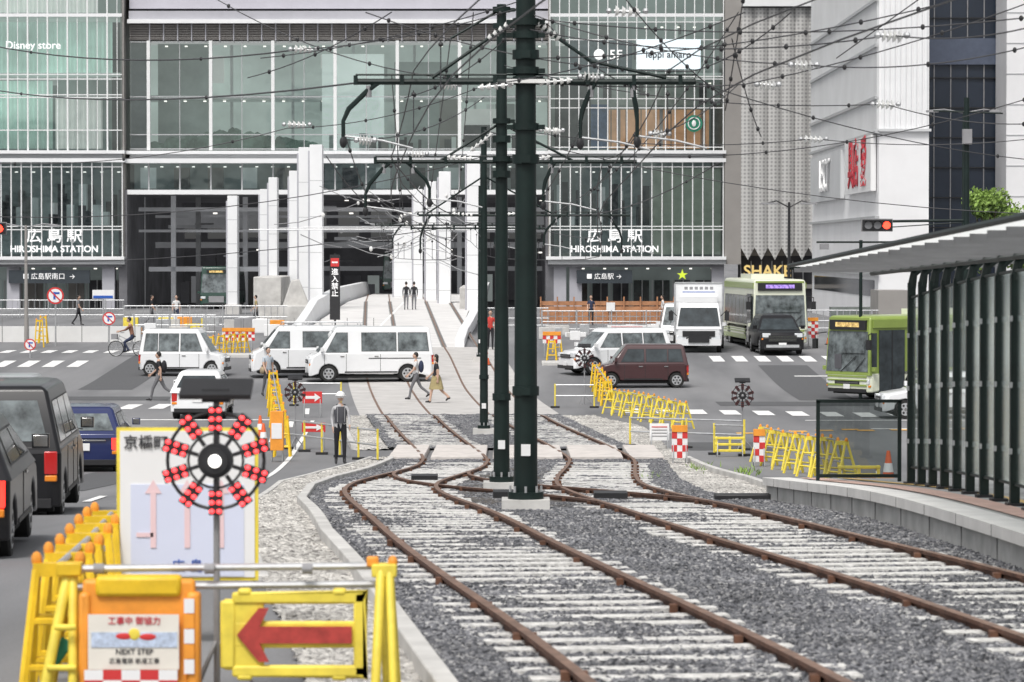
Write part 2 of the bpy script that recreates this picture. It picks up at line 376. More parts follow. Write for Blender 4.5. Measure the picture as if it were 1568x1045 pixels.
strip('track_paving',lambda d:xl(d)-1.5,lambda d:xr(d)+1.5,107,152,PAVE,.008,nx=6)
b=B(); b.part('deck'); strip('',lambda d:-10.4,lambda d:-2.55,150,258,DECK,0,step=2,b=b,zf=tz,nx=4)
b.part('parapets')
for sg,xx in((-1,-10.6),(1,-2.35)):
    v=[];f=[];D=np.arange(152,258,2)
    for d in D:
        hh=.35+.55*min(1,max(0,(d-165)/25))**1.5; out=sg*.5*min(1,max(0,(d-165)/25))
        v+=[(xx-.2,d,.5),(xx-.22+out,d,tz(d)+hh),(xx+.22+out,d,tz(d)+hh),(xx+.2,d,.5)]
    for i in range(len(D)-1):
        for k in range(3): f.append((i*4+k,i*4+k+1,(i+1)*4+k+1,(i+1)*4+k))
    f+=[(0,1,2,3)]
    b.add(v,f,PANELW,False)
b.part('track_channels')
for fxx in(xl,xr):
    for o in(-.7525,.7525): strip('',lambda d,o=o,fxx=fxx:fxx(d)+o-.12,lambda d,o=o,fxx=fxx:fxx(d)+o+.12,152,216,CONCD,.006,b=b,zf=tz)
b.part('centre_line')
strip('',lambda d:-6.9,lambda d:-6.75,156,215,WLINE,.01,b=b,zf=tz)
b.make('tram_ramp')
b=B()
def rectmark(x0,x1,y0,y1,m=WLINE,sh=0):
    strip('',lambda d:x0+sh*(d-y0),lambda d:x1+sh*(d-y0),y0,y1,m,.012,b=b)
for k in range(9): rectmark(-26+k*1.0,-25.5+k*1.0,137,140.5)
for k in range(14): rectmark(-23.0+k*1.0,-22.5+k*1.0,108.5+k*.3,112+k*.3)
for k in range(12): rectmark(8.3+k*.95,8.8+k*.95,140,143.5)
for k in range(9): rectmark(3.6+k*1.05,4.15+k*1.05,109-k*.4,112-k*.4)
for k in range(10): rectmark(-9+k*.9-14,-8.55+k*.9-14,146,148.5)
for d0 in range(20,112,8): rectmark(-6.6,-6.46,d0,d0+4,sh=-.055)
rectmark(-4.7,-4.58,55,104,sh=-.03); rectmark(-10.1,-9.98,30,104,sh=-.05)
rectmark(-11.5,-7.2,104.2,104.7)
for x0,x1,y0,y1 in((10.5,18,99,99.35),(9,16,104,104.3),(11,22,132,132.4),(14,26,124,124.35)): rectmark(x0,x1,y0,y1)
for k in range(6): rectmark(5.6+k*.8,6.1+k*.8,96+k*.5,96.6+k*.5,OLINE)
for k in range(5): rectmark(10+k*1.0,10.5+k*1.0,98+k*.3,98.7+k*.3,OLINE)
for ax,ay in((13.2,128),(-15.5,96)):
    rectmark(ax-.08,ax+.08,ay,ay+4)
    rectmark(ax-.4,ax+.4,ay+4,ay+4.5)
b.make('road_markings',sharp=180)
# darker repair patches in the asphalt
b=B(); PATCH=mat('asphalt_patch',(.095,.097,.102),.9,var=.2,scale=20)
for x0,x1,y0,y1 in((-19,-12,118,120.5),(7,13,114,117),(-9.2,-7.6,60,75),(10,12,118,138),(-16,-14,125,150),(4.6,7.5,88,92)):
    strip('',lambda d:x0,lambda d:x1,y0,y1,PATCH,.007,b=b)
b.make('road_patches',sharp=180)
# ------------------------------------------------------------------ platform and shelter
pe=lambda d:3.86+(50-d)*.037
b=B(); D=list(np.arange(14,51.6,.75)); v=[];f=[]
for d in D:
    z=gzf(d)+.38; v+=[(pe(d)+.06,d,z-.5),(pe(d)+.06,d,z-.03),(pe(d)+.07,d,z),(pe(d)+.45,d,z),(9.5,d,z),(9.5,d,z-.6)]
for i in range(len(D)-1):
    for k in range(5): f.append((i*6+k,i*6+k+1,(i+1)*6+k+1,(i+1)*6+k))
f.append(tuple(len(v)-6+k for k in range(6)))
b.part('slab'); b.add(v,f,mat('platform_concrete',(.44,.44,.43),.85,var=.25,scale=1.8,bump=.3,bscale=20))
b.part('coping'); v=[];f=[]
for d in D:
    z=gzf(d)+.385; v+=[(pe(d),d,z-.11),(pe(d),d,z+.005),(pe(d)+.4,d,z+.005),(pe(d)+.4,d,z-.11)]
for i in range(len(D)-1):
    for k in range(4): f.append((i*4+k,i*4+(k+1)%4,(i+1)*4+(k+1)%4,(i+1)*4+k))
f.append(tuple(len(v)-4+k for k in range(4)))
b.add(v,f,mat('coping_concrete',(.72,.71,.69),.8,var=.1,scale=2))
b.part('tactile_paving'); strip('',lambda d:pe(d)+.5,lambda d:pe(d)+.85,14,51,PINK,.392,b=b); strip('',lambda d:pe(d)+1.1,lambda d:pe(d)+1.25,14,51,ORT,.392,b=b)
b.part('edge_joints')
for d in np.arange(16,51,2.0): b.box((pe(d)+.055,d,gzf(d)+.12),(.014,.012,.34),CONCD); b.box((pe(d)-.001,d,gzf(d)+.33),(.008,.012,.11),CONCD)
b.make('tram_platform')
rz_=lambda d:5.43-(d-25)*.0190
CX=5.3
b=B(); b.part('columns')
cols=[17.2+1.16*k for k in range(25)]
for d in cols:
    z0=gzf(d)+.36; z1=rz_(d)-.03
    b.box((CX,d,(z0+z1)/2-.12),(.10,.10,z1-z0-.24),POLE)
    b.tube([(CX,d,z1-.3),(CX+.03,d,z1-.12),(CX+.18,d,z1-.0)],[.065,.055,.045],POLE,6)
    b.box((CX,d,z0+.03),(.18,.2,.05),BLK)
    for hh in(.6,1.3,2.0): b.box((CX-.05,d-.05,z0+hh),(.03,.03,.06),STEEL)
b.part('rails'); 
for h in(.25,2.5): b.tube([(CX,d,gzf(d)+.36+h) for d in np.linspace(17,45,20)],.02,POLE,5)
b.part('glass')
for i in range(len(cols)-1):
    d0,d1=cols[i]+.12,cols[i+1]-.12; b.quad((CX,d0,gzf(d0)+.6),(CX,d1,gzf(d1)+.6),(CX,d1,gzf(d1)+2.85),(CX,d0,gzf(d0)+2.85),GLS)
b.part('roof')
rw=lambda d:3.78+ (d-25)*.012
D=list(np.arange(16,50.1,1)); v=[];f=[]
for d in D:
    z=rz_(d); v+=[(rw(d),d,z+.02),(CX+1.0,d,z-.02)]
for i in range(len(D)-1): f.append((i*2,i*2+1,i*2+3,i*2+2))
b.add(v,f,ROOFT)
b.part('roof_ribs')
for d in np.arange(16,50,1.16):
    z=rz_(d); b.box(((rw(d)+CX+1)/2,d,z-.04),(CX+.9-rw(d),.035,.06),GREY)
b.tube([(rw(d)-.01,d,rz_(d)+.03) for d in np.linspace(16,50,30)],.03,POLE,6)
b.tube([(CX,d,rz_(d)-.08) for d in np.linspace(16,50,30)],.04,POLE,6)
b.tube([(rw(50),50,rz_(50)),(CX+1,50,rz_(50)-.03)],.03,POLE,6)
b.make('tram_stop_shelter')
d=48; s=F/d; x0,x1=X(1253,d),X(1378,d); z0=gzf(d)+.38; z1=z0+1.14
b=B(); b.part('frame')
for xx in(x0,x1): b.box((xx,d,(z0+z1)/2),(.05,.06,z1-z0),POLE)
b.box(((x0+x1)/2,d,z1),(x1-x0+.05,.06,.045),POLE); b.box(((x0+x1)/2,d,z0+.08),(x1-x0,.05,.05),POLE)
b.part('glass'); b.quad((x0,d,z0+.1),(x1,d,z0+.1),(x1,d,z1),(x0,d,z1),GLSM)
b.make('platform_end_screen')
b=B(); b.box((0,0,.08),(.9,.35,.14),BLK); b.make('rubber_wheel_stop',P(1140,772),bevel=.02)
# ------------------------------------------------------------------ station building
D0=248.0; S=F/D0
fx=lambda px:(px-784)/S
fz=lambda py:HC-(py-HY)/S
b=B()
def vb(px0,px1,py0,py1,y0,y1,m): b.bb(fx(px0),fx(px1),y0,y1,fz(py1),fz(py0),m)
def vq(px0,px1,py0,py1,y,m): b.quad((fx(px0),y,fz(py1)),(fx(px1),y,fz(py1)),(fx(px1),y,fz(py0)),(fx(px0),y,fz(py0)),m)
def curtain(px0,px1,py0,py1,y,m,pitch=6,amp=.12):
    v=[];f=[];k=int((px1-px0)/pitch*4)
    for i in range(k+1):
        px=px0+(px1-px0)*i/k; yy=y+amp*math.sin(i*math.pi/2)+amp*.4*math.sin(i*.37)
        v+=[(fx(px),yy,fz(py1)),(fx(px),yy,fz(py0))]
    for i in range(k): f.append((2*i,2*i+2,2*i+3,2*i+1))
    b.add(v,f,m,True)
def mull(px0,px1,pitch,py0,py1,y,w,m,dp=.16):
    p=px0
    while p<=px1+.1:
        b.bb(fx(p)-w/2,fx(p)+w/2,y-dp,y,fz(py1),fz(py0),m); p+=pitch
def trans(px0,px1,pys,y,h,m,dp=.12):
    for p in pys: b.bb(fx(px0),fx(px1),y-dp,y,fz(p)-h/2,fz(p)+h/2,m)
def clights(px0,px1,py,y,n):
    for k in range(n): px=px0+(px1-px0)*(k+.5)/n; vb(px,px+4,py,py+1.6,y,y+.3,CEILL)
def block(px0,px1,left):
    b.part('floor_slabs')
    for py in(-140,-60,26,115,240,398): vb(px0,px1,py-3,py+3,D0+.3,D0+14,PANELW if py in(240,398) else INTL)
    b.part('side_walls')
    for p in(px0,px1): b.bb(fx(p)-.12,fx(p)+.12,D0+.05,D0+14,fz(404),fz(-150),TAUPE)
    b.part('back_wall'); vb(px0,px1,-150,400,D0+13.6,D0+14.2,INTM)
    b.part('spandrels')
    vb(px0-3,px1+4,231,236,D0-.5,D0+.3,PANELW); vb(px0-3,px1+4,243,249,D0-.35,D0+.3,PANELW); vb(px0,px1,236,243,D0-.1,D0+.3,MULG)
    vb(px0-6,px1+4,393,398,D0-.7,D0+.3,PANELW); vb(px0-3,px1+4,398,405,D0-.5,D0+.3,MULG)
    vb(px0,px1,22,27,D0-.15,D0+.2,PANELW)
    b.part('glazing'); vq(px0,px1,-150,231,D0,GL); vq(px0,px1,249,393,D0,GLD)
    b.part('mullions')
    mull(px0,px1,(px1-px0)/round((px1-px0)/15.2),249,393,D0,.075,MULW)
    trans(px0,px1,(256,347,352),D0,.07,MULW)
    b.part('ceiling_lamps'); clights(px0,px1,262,D0+2.2,int((px1-px0)/26)); 
block(-260,188,True)
b.part('mullions'); mull(-260,188,30.4,-150,231,D0,.11,MULW); mull(-245,188,30.4,-150,231,D0,.05,MULW,.08); trans(-260,188,(115,122,146,150,200),D0,.07,MULW)
b.part('blinds')
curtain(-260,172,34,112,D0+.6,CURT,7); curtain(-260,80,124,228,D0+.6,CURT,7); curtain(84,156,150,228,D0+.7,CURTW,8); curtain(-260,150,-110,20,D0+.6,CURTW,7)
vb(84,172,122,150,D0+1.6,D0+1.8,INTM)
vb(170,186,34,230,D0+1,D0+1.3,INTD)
b.part('interior'); vb(-260,186,258,345,D0+5,D0+5.3,INTM)
for k in range(34):
    px=random.uniform(-100,180); w=random.uniform(3,12); b.bb(fx(px),fx(px+w),D0+2+random.random()*2.5,D0+4.7,fz(345),fz(345)+random.uniform(.8,3.2),random.choice([INTL,INTD,INTD,INTD,CURTW,TAUPE]))
vb(-260,186,352,390,D0+.5,D0+.7,INTM)
block(842,1107,False)
b.part('mullions'); mull(842,1107,(1107-842)/18,-150,231,D0,.07,MULW); trans(842,1107,(35,62,118,122,152,166,226),D0,.06,MULW)
b.part('interior')
vb(845,1105,30,110,D0+3,D0+3.3,INTM); vb(850,905,125,226,D0+1.5,D0+1.8,INTD); vb(870,968,60,112,D0+1.0,D0+1.2,mat('interior_slate',(.14,.18,.22),.6,var=.3,emit=.06))  # slate panel carries a little added glow as room light
vb(932,1086,168,228,D0+.6,D0+.8,INTO); vb(905,930,160,228,D0+.8,D0+1.0,mat('interior_blue',(.08,.14,.28),.7,var=.3,emit=.1)); vb(860,1105,120,160,D0+2,D0+2.2,INTM)  # blue panel given a faint glow in place of indoor light
for k in range(7): px=935+k*23; b.bb(fx(px),fx(px+1.5),D0+.5,D0+.58,fz(228),fz(168),TAUPE)
for k in range(26): px=random.uniform(845,1090); py=random.choice([36,70,126,-40]); vb(px,px+random.uniform(3,14),py,py+random.uniform(10,40),D0+1.6+random.random(),D0+2.9,random.choice([INTL,CURTW,INTD,INTD,INTM,TAUPE]))
for px in(945,1010,1075): vb(px,px+5,166,230,D0+.3,D0+.5,PANELG)
vb(1000,1105,258,390,D0+.8,D0+1.0,mat('interior_pale_green',(.52,.56,.46),.8,var=.15,scale=.5,emit=.15)); vb(845,1000,258,390,D0+5,D0+5.3,INTM)  # pale green panel emits so it looks lit indoors
for k in range(20):
    px=random.uniform(850,995); w=random.uniform(3,12); b.bb(fx(px),fx(px+w),D0+2+random.random()*2.5,D0+4.7,fz(345),fz(345)+random.uniform(.8,3.2),random.choice([INTL,INTD,INTD,CURTW,TAUPE]))
b.part('ceiling_lamps'); clights(850,1100,126,D0+1.4,9); clights(975,1100,40,D0+1.4,5)
# middle bay
b.part('parapet'); vb(197,842,-150,13,D0+1.0,D0+14,PANELL); vb(197,842,17,36,D0+.6,D0+14,PANELG); vb(197,842,13,17,D0+1.5,D0+14,BLK)
vb(195,845,30,36,D0+.4,D0+1,PANELW)
b.part('louvres')
for k in range(9): vb(197,842,38+k*2.6,39.2+k*2.6,D0+1.0,D0+1.3,TAUPE)
vb(197,842,36,62,D0+1.6,D0+2,mat('louvre_back',(.3,.24,.25),.8,var=.1))
mull(228,842,21.5,36,62,D0+1.1,.08,PANELG)
b.part('glazing'); vq(197,842,62,230,D0+1.2,GL)
b.part('mullions'); mull(226,842,95.5,62,230,D0+1.2,.24,MULW,.3); mull(226+47.7,842,95.5,62,230,D0+1.2,.05,MULG,.1); trans(197,842,(64,148,206,228),D0+1.2,.07,MULG)
b.part('interior')
vb(197,842,60,232,D0+8,D0+8.4,mat('atrium_back',(.56,.64,.61),.8,var=.35,scale=.10,emit=.34)); vb(197,226,62,232,D0+1.7,D0+2.2,mat('atrium_side',(.17,.19,.21),.7,var=.1))  # emission on the back wall added to brighten the atrium
vb(490,586,80,230,D0+3,D0+3.3,mat('atrium_screen',(.74,.82,.8),.8,var=.06,scale=.2,emit=.45)); vb(232,312,62,230,D0+5,D0+5.4,INTM)  # screen glows by itself, standing in for atrium lighting
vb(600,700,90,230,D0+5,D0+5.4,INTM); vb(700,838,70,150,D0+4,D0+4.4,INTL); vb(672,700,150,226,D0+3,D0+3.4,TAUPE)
vb(700,760,165,228,D0+3,D0+3.2,CURTW); vb(710,750,190,224,D0+2.7,D0+2.9,INTD)
for k in range(16): px=random.uniform(230,830); py=random.uniform(75,180); vb(px,px+random.uniform(6,40),py,py+random.uniform(10,50),D0+5.5+random.random(),D0+7,random.choice([INTL,INTM,CURTW,INTM]))
for k in range(110):
    px=random.uniform(228,480); hh=random.uniform(4,34)*(1-abs(px-350)/200); b.sph((fx(px),D0+3+random.random(),fz(230)+hh/S*.5),(random.uniform(.2,.8),.4,hh/S*.5+.2),TREEREFL,7,5)  # blobs behind the glass mimic dark tree reflections, no real plants
for k in range(26): px=random.uniform(490,830); w=random.uniform(3,12); vb(px,px+w,228-random.uniform(8,26),229,D0+2+random.random(),D0+3.4,random.choice([INTD,INTD,INTL,TAUPE,INTM]))
vb(197,842,144,150,D0+3,D0+8,PANELW)
for px in(322,418,513,609,704): vb(px+20,px+24,62,230,D0+6.5,D0+7,PANELW)
b.part('ceiling_lamps'); clights(230,840,66,D0+4,20); clights(230,840,152,D0+3.1,20)
b.part('spandrels')
vb(192,846,231,236,D0+.5,D0+13,PANELW); vb(192,846,243,250,D0+.2,D0+13,PANELW); vb(197,842,236,243,D0+.9,D0+13,MULG)
vb(192,842,291,298,D0+.3,D0+1.3,PANELW)
b.part('glazing'); vq(197,842,250,291,D0+1.2,GLD)
b.part('mullions'); mull(226,842,47.7,250,291,D0+1.2,.1,MULG); 
b.part('interior'); vb(197,842,250,290,D0+4,D0+4.3,INTM)
for k in range(12): px=210+k*52; vb(px,px+24,256,288,D0+2.4,D0+2.8,random.choice([INTL,INTD,TAUPE]))
b.part('ceiling_lamps'); clights(205,840,254,D0+2,26)
# concourse hall beneath
b.part('concourse'); 
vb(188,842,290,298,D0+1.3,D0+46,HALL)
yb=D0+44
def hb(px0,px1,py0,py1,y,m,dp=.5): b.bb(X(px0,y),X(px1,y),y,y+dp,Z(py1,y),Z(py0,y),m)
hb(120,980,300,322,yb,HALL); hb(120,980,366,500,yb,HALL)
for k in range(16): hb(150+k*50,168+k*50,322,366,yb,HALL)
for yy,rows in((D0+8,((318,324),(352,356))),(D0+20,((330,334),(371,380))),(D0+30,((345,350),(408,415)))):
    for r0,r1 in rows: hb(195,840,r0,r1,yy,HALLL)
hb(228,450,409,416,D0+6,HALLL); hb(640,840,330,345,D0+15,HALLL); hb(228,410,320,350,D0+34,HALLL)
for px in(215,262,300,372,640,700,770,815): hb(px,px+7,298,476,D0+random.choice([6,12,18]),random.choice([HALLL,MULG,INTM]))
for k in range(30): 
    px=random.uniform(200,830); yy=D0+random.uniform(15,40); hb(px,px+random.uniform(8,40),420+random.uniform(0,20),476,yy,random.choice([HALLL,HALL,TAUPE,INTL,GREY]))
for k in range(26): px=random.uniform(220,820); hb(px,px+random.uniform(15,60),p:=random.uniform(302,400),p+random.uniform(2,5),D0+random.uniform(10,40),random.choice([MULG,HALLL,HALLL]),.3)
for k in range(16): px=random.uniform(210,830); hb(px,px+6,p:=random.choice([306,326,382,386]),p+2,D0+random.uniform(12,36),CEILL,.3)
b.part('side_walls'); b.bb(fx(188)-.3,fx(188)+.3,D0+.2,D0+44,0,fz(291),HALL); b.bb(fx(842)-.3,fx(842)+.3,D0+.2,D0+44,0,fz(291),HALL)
b.part('ground_floor')
for a,c in((-260,188),(842,1107)):
    vb(a,c,405,480,D0+4,D0+4.4,INTM); vb(a,c,405,409,D0-.3,D0+4,HALL)
    for k in range(int((c-a)/32)): px=a+k*32; vb(px+3,px+27,430,478,D0+3.7,D0+3.9,random.choice([INTD,INTD,CGL,TAUPE,INTM]))
    mull(a,c,16,430,478,D0+3.6,.08,MULG)
    clights(a,c,411,D0+1.5,int((c-a)/30))
for px in(-80,10,156,848,872,1090): vb(px,px+19,405,480,D0+.2,D0+1.2,PANELG)
vb(14,138,414,434,D0-.2,D0+.1,mat('sign_slate',(.04,.05,.06),.4,var=.1)); vb(883,968,414,434,D0-.2,D0+.1,MATS['sign_slate'])
b.part('taupe_tower'); vb(1109,1134,-150,405,D0-.3,D0+12,TAUPE); vb(1134,1258,-150,12,D0-.9,D0+8,PANELW)
b.part('perforated_screen')
v=[];f=[];k=72
for i in range(k+1):
    px=1134+124*i/k; yy=D0-.3-.2*abs(math.sin(math.pi*i/12)); tri=abs(((i/12)%1)-.5)*2
    v+=[(fx(px),yy,fz(390)-.0+ (-1+tri)*.9+.5),(fx(px),yy,fz(14))]
for i in range(k): f.append((2*i,2*i+2,2*i+3,2*i+1))
PERF=bpy.data.materials.new('perforated_metal'); PERF.use_nodes=True; nt=PERF.node_tree; bs=nt.nodes['Principled BSDF']; bs.inputs['Roughness'].default_value=.5
tc=nt.nodes.new('ShaderNodeTexCoord'); mp=nt.nodes.new('ShaderNodeMapping'); mp.inputs['Scale'].default_value=(3.6,0,3.6); vo=nt.nodes.new('ShaderNodeTexVoronoi'); vo.inputs['Scale'].default_value=1; vo.inputs['Randomness'].default_value=.1
cr=nt.nodes.new('ShaderNodeValToRGB'); cr.color_ramp.elements[0].position=.2; cr.color_ramp.elements[0].color=(.30,.30,.295,1); cr.color_ramp.elements[1].position=.42; cr.color_ramp.elements[1].color=(.52,.515,.505,1)
nt.links.new(tc.outputs['Object'],mp.inputs[0]); nt.links.new(mp.outputs[0],vo.inputs['Vector']); nt.links.new(vo.outputs['Distance'],cr.inputs[0]); nt.links.new(cr.outputs[0],bs.inputs['Base Color'])
b.add(v,f,PERF,True)
vb(1134,1260,14,392,D0+.5,D0+8,TAUPE)
b.part('shopfront'); vb(1134,1270,392,480,D0+1.5,D0+3,INTD); mull(1136,1270,16,400,478,D0+1.4,.08,MULG); vb(1134,1250,436,442,D0+.8,D0+1.4,TAUPE)
st=b.make('station_building')
for cx in(84,941):
    txt(st,'name_kanji','広 島 駅',1.05,TXTW,(fx(cx),D0-.3,fz(363)),wt=.012,sx=1.1); txt(st,'name_letters','HIROSHIMA STATION',.66,TXTW,(fx(cx),D0-.3,fz(382)),sx=1.0,wt=.02)
txt(st,'store_letters','Disney store',.78,TXTW,(fx(53),D0-.3,fz(71)),wt=.012)
txt(st,'floor_letters','● 5F',1.0,TXTW,(fx(930),D0-.3,fz(86)),wt=.01)
txt(st,'shop_sign_text','■ 広島駅南口  →',.5,TXTW,(fx(76),D0-.25,fz(424))); txt(st,'shop_sign_text','■ 広島駅 →',.48,TXTW,(fx(925),D0-.25,fz(424)))
txt(st,'shop_letters','SHAKE',1.15,GOLD,(fx(1174),D0-.6,fz(416)),ext=.06,wt=.02)
txt(st,'star','★',.9,mat('star_yellow',(.6,.75,.05),.5,var=0,emit=.4),(fx(1044),D0-.75,fz(422)))
bb_=B(); bb_.part('lightbox'); bb_.bb(fx(975),fx(1072),D0-.25,D0-.12,fz(107),fz(62),mat('lightbox_white',(.76,.87,.92),.5,var=.02,emit=.4)); 
bb_.part('logo'); c=(fx(1062),D0-.28,fz(190)); bb_.cyl(c,(c[0],c[1]+.05,c[2]),.62,mat('logo_green',(.02,.2,.12),.5,var=0),24); bb_.ring((c[0],c[1]-.02,c[2]),.42,.04,WHT,'Y'); bb_.sph((c[0],c[1]-.02,c[2]),(.16,.05,.24),WHT)
bb_.make('x',parent=st); txt(st,'lightbox_text','leppi amaro',.7,TXTK,(fx(1023),D0-.28,fz(85)),ext=.004,wt=.01)
# ------------------------------------------------------------------ canopy fins flanking the ramp
def fin(px,top,base,w,d,m=PANELW,dp=1.6):
    b=B(); x=X(px,d); ww=w*d/F; z1=Z(top,d); b.part('blade'); 
    b.box((x,d+dp/2,(z1+.9)/2),(ww,dp,z1-.9),m); b.box((x-ww/2-.06,d+dp/2,(z1+.5)/2),(.1,dp*.8,z1-1.2),PANELG)
    b.part('joints')
    for k in range(1,5): b.box((x,d-.003,.9+(z1-.9)*k/5),(ww,.01,.03),MULG)
    b.part('foot'); b.box((x,d+dp/2,1.3),(ww*1.5,dp*1.2,.7),CONC)
    b.make('canopy_fin_column',bevel=.02)
for a in((484,222,485,19,200),(466,226,485,17,206),(450,262,485,14,212),(418,272,490,13,216),(404,290,490,12,222),(356,300,488,15,226),(725,232,490,20,200),(681,263,460,18,212),(660,278,460,16,222),(640,290,460,14,230),(617,350,465,28,236)): fin(*a)
b=B(); b.part('wall')
b.bb(X(390,205),X(432,205),204,216,.9,Z(424,205),CONC); b.bb(X(430,200),X(475,200),199,214,.9,Z(468,200),CONC)
b.add([(X(432,202),202,Z(470,202)),(X(475,202),202,Z(470,202)),(X(458,202),202,Z(428,202)),(X(446,202),202,Z(430,202)),(X(432,204),204,Z(470,202)),(X(475,204),204,Z(470,202)),(X(458,204),204,Z(428,202)),(X(446,204),204,Z(430,202))],[(0,1,2,3),(7,6,5,4),(0,4,5,1),(1,5,6,2),(2,6,7,3),(3,7,4,0)],CONC)
b.bb(X(704,203),X(735,203),202,216,.9,Z(440,203),CONC); b.make('ramp_abutment',bevel=.05)
# ------------------------------------------------------------------ right hand buildings
b=B(); x0=20.5; zt=30
b.part('walls'); b.bb(x0,23.3,190,232,1,zt,WALLW)
b.part('side_slats')
for k in range(70):
    y=190.3+k*.6; b.box((x0-.06,y,(Z(203,190)+zt)/2),(.12,.3,zt-Z(203,190)),WALLG)
for zz in(Z(70,190),Z(150,190),Z(0,190)): b.box((x0-.15,211,zz),(.12,42,.18),MULG)
b.part('front_grooves')
for k in range(9): xx=20.7+k*.3; b.box((xx,189.95,(Z(200,190)+zt)/2),(.16,.12,zt-Z(200,190)),PANELW)
b.box((21.9,189.9,Z(200,190)),(3.0,.3,.15),WALLG)
b.part('sign_boxes'); b.bb(x0-.35,x0-.05,191,206,Z(292,190),Z(206,190),WHT); b.bb(x0-.3,x0-.05,209,230,Z(296,190),Z(214,190),WALLG)
b.part('ledges')
for zz in(Z(333,190),Z(203,190),Z(420,190)): b.box((x0-.12,211,zz),(.25,42.5,.15),MULG)
b.part('low_windows'); b.bb(x0-.03,x0+.1,192,230,Z(455,190),Z(430,190),CGL)
wb=b.make('white_department_store')
o=txt(wb,'sign_text','愛',3.0,TXTR,(x0-.4,194.6,Z(250,190)),ext=.02,wt=.02); o.rotation_euler=(R(90),0,R(-90))
o=txt(wb,'sign_text','具店',3.0,TXTR,(x0-.4,200.5,Z(250,190)),ext=.02,wt=.02); o.rotation_euler=(R(90),0,R(-90))
o=txt(wb,'sign_text','LECT',3.0,WHT,(x0-.4,219,Z(255,190)),ext=.05); o.rotation_euler=(R(90),0,R(-90))
b=B(); b.part('walls'); b.bb(23.3,60,205,240,1,Z(-250,205),NAVY); b.part('grid')
for k in range(24): b.bb(23.4+k*1.0,23.46+k*1.0,204.9,205,1,34,GREY)
for k in range(18): b.bb(23.3,45,204.88,204.98,3+k*1.8,3.06+k*1.8,BLK)
b.part('spandrel'); b.bb(23.4,31,204.8,204.9,Z(100,205),Z(60,205),mat('tower_panel',(.10,.12,.17),.3,var=.1))
b.make('dark_glass_tower')
b=B(); b.part('walls'); b.bb(X(1540,200),40,200,204.5,1,30,WALLW); b.part('joints')
for k in range(14): b.bb(X(1540,200)-.02,40,199.97,200.02,3+k*1.8,3.05+k*1.8,MULG)
b.make('white_tower')
b=B(); b.part('wall'); b.bb(X(1245,196),23.5,185,186,.8,Z(470,186),mat('wall_green_grey',(.16,.18,.17),.8,var=.2)); b.bb(X(1345,180),X(1395,180),180,184,.8,Z(445,180),TAUPE); b.make('boundary_wall')
# city blocks lining the avenue behind the viewpoint (seen only as reflections in the glass)
for i,(x0,x1,h) in enumerate(((-110,-70,24),(-66,-44,14),(-40,-22,31),(-18,-10,11),(12,22,20),(26,44,34),(48,80,17),(84,120,28))):
    yb0=-70-12*(i%3); b=B(); b.part('walls'); b.bb(x0,x1,yb0-18,yb0,2.5,2.5+h,(WALLG,TAUPE,WALLW,PANELG)[i%4]); b.part('windows')
    for fl in range(int(h/3.3)): b.bb(x0+1,x1-1,yb0-.01,yb0+.05,4+fl*3.3,5.7+fl*3.3,CGL)
    for k in range(int((x1-x0)/3)): b.bb(x0+k*3,x0+k*3+.5,yb0+.05,yb0+.12,3,2.5+h,MULG)
    b.make('city_building')
def tree(loc,h,cr,name='street_tree',nleaf=4200):
    b=B(); b.part('trunk'); b.tube([(0,0,0),(.1,0,h*.3),(0,.1,h*.6)],[.22,.17,.11],BARK,8)
    cl=[]
    for k in range(16):
        a=random.uniform(0,6.28); r=random.uniform(.2,1)*cr*.75; z=h*.55+random.uniform(0,.42)*h; c=Vector((math.cos(a)*r,math.sin(a)*r,z)); cl.append((c,random.uniform(.3,.55)*cr))
        b.tube([(0,.05,h*.45),(c.x*.5,c.y*.5,(h*.45+z)/2),c],[.09,.05,.02],BARK,5)
    b.part('foliage')
    for i in range(nleaf):
        c,r=random.choice(cl); v=Vector([random.gauss(0,1) for _ in range(3)]).normalized()*r*random.random()**.4; p=c+v; sz=random.uniform(.06,.14)
        q=Vector([random.gauss(0,1) for _ in range(3)]).normalized(); u=q.orthogonal().normalized()*sz; w=q.cross(u).normalized()*sz*.6
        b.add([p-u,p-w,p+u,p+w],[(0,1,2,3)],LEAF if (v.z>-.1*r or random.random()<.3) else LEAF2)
    b.make(name,loc,merge=False)
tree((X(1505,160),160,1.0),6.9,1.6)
tree((X(1560,168),168,1.0),6.3,1.5)
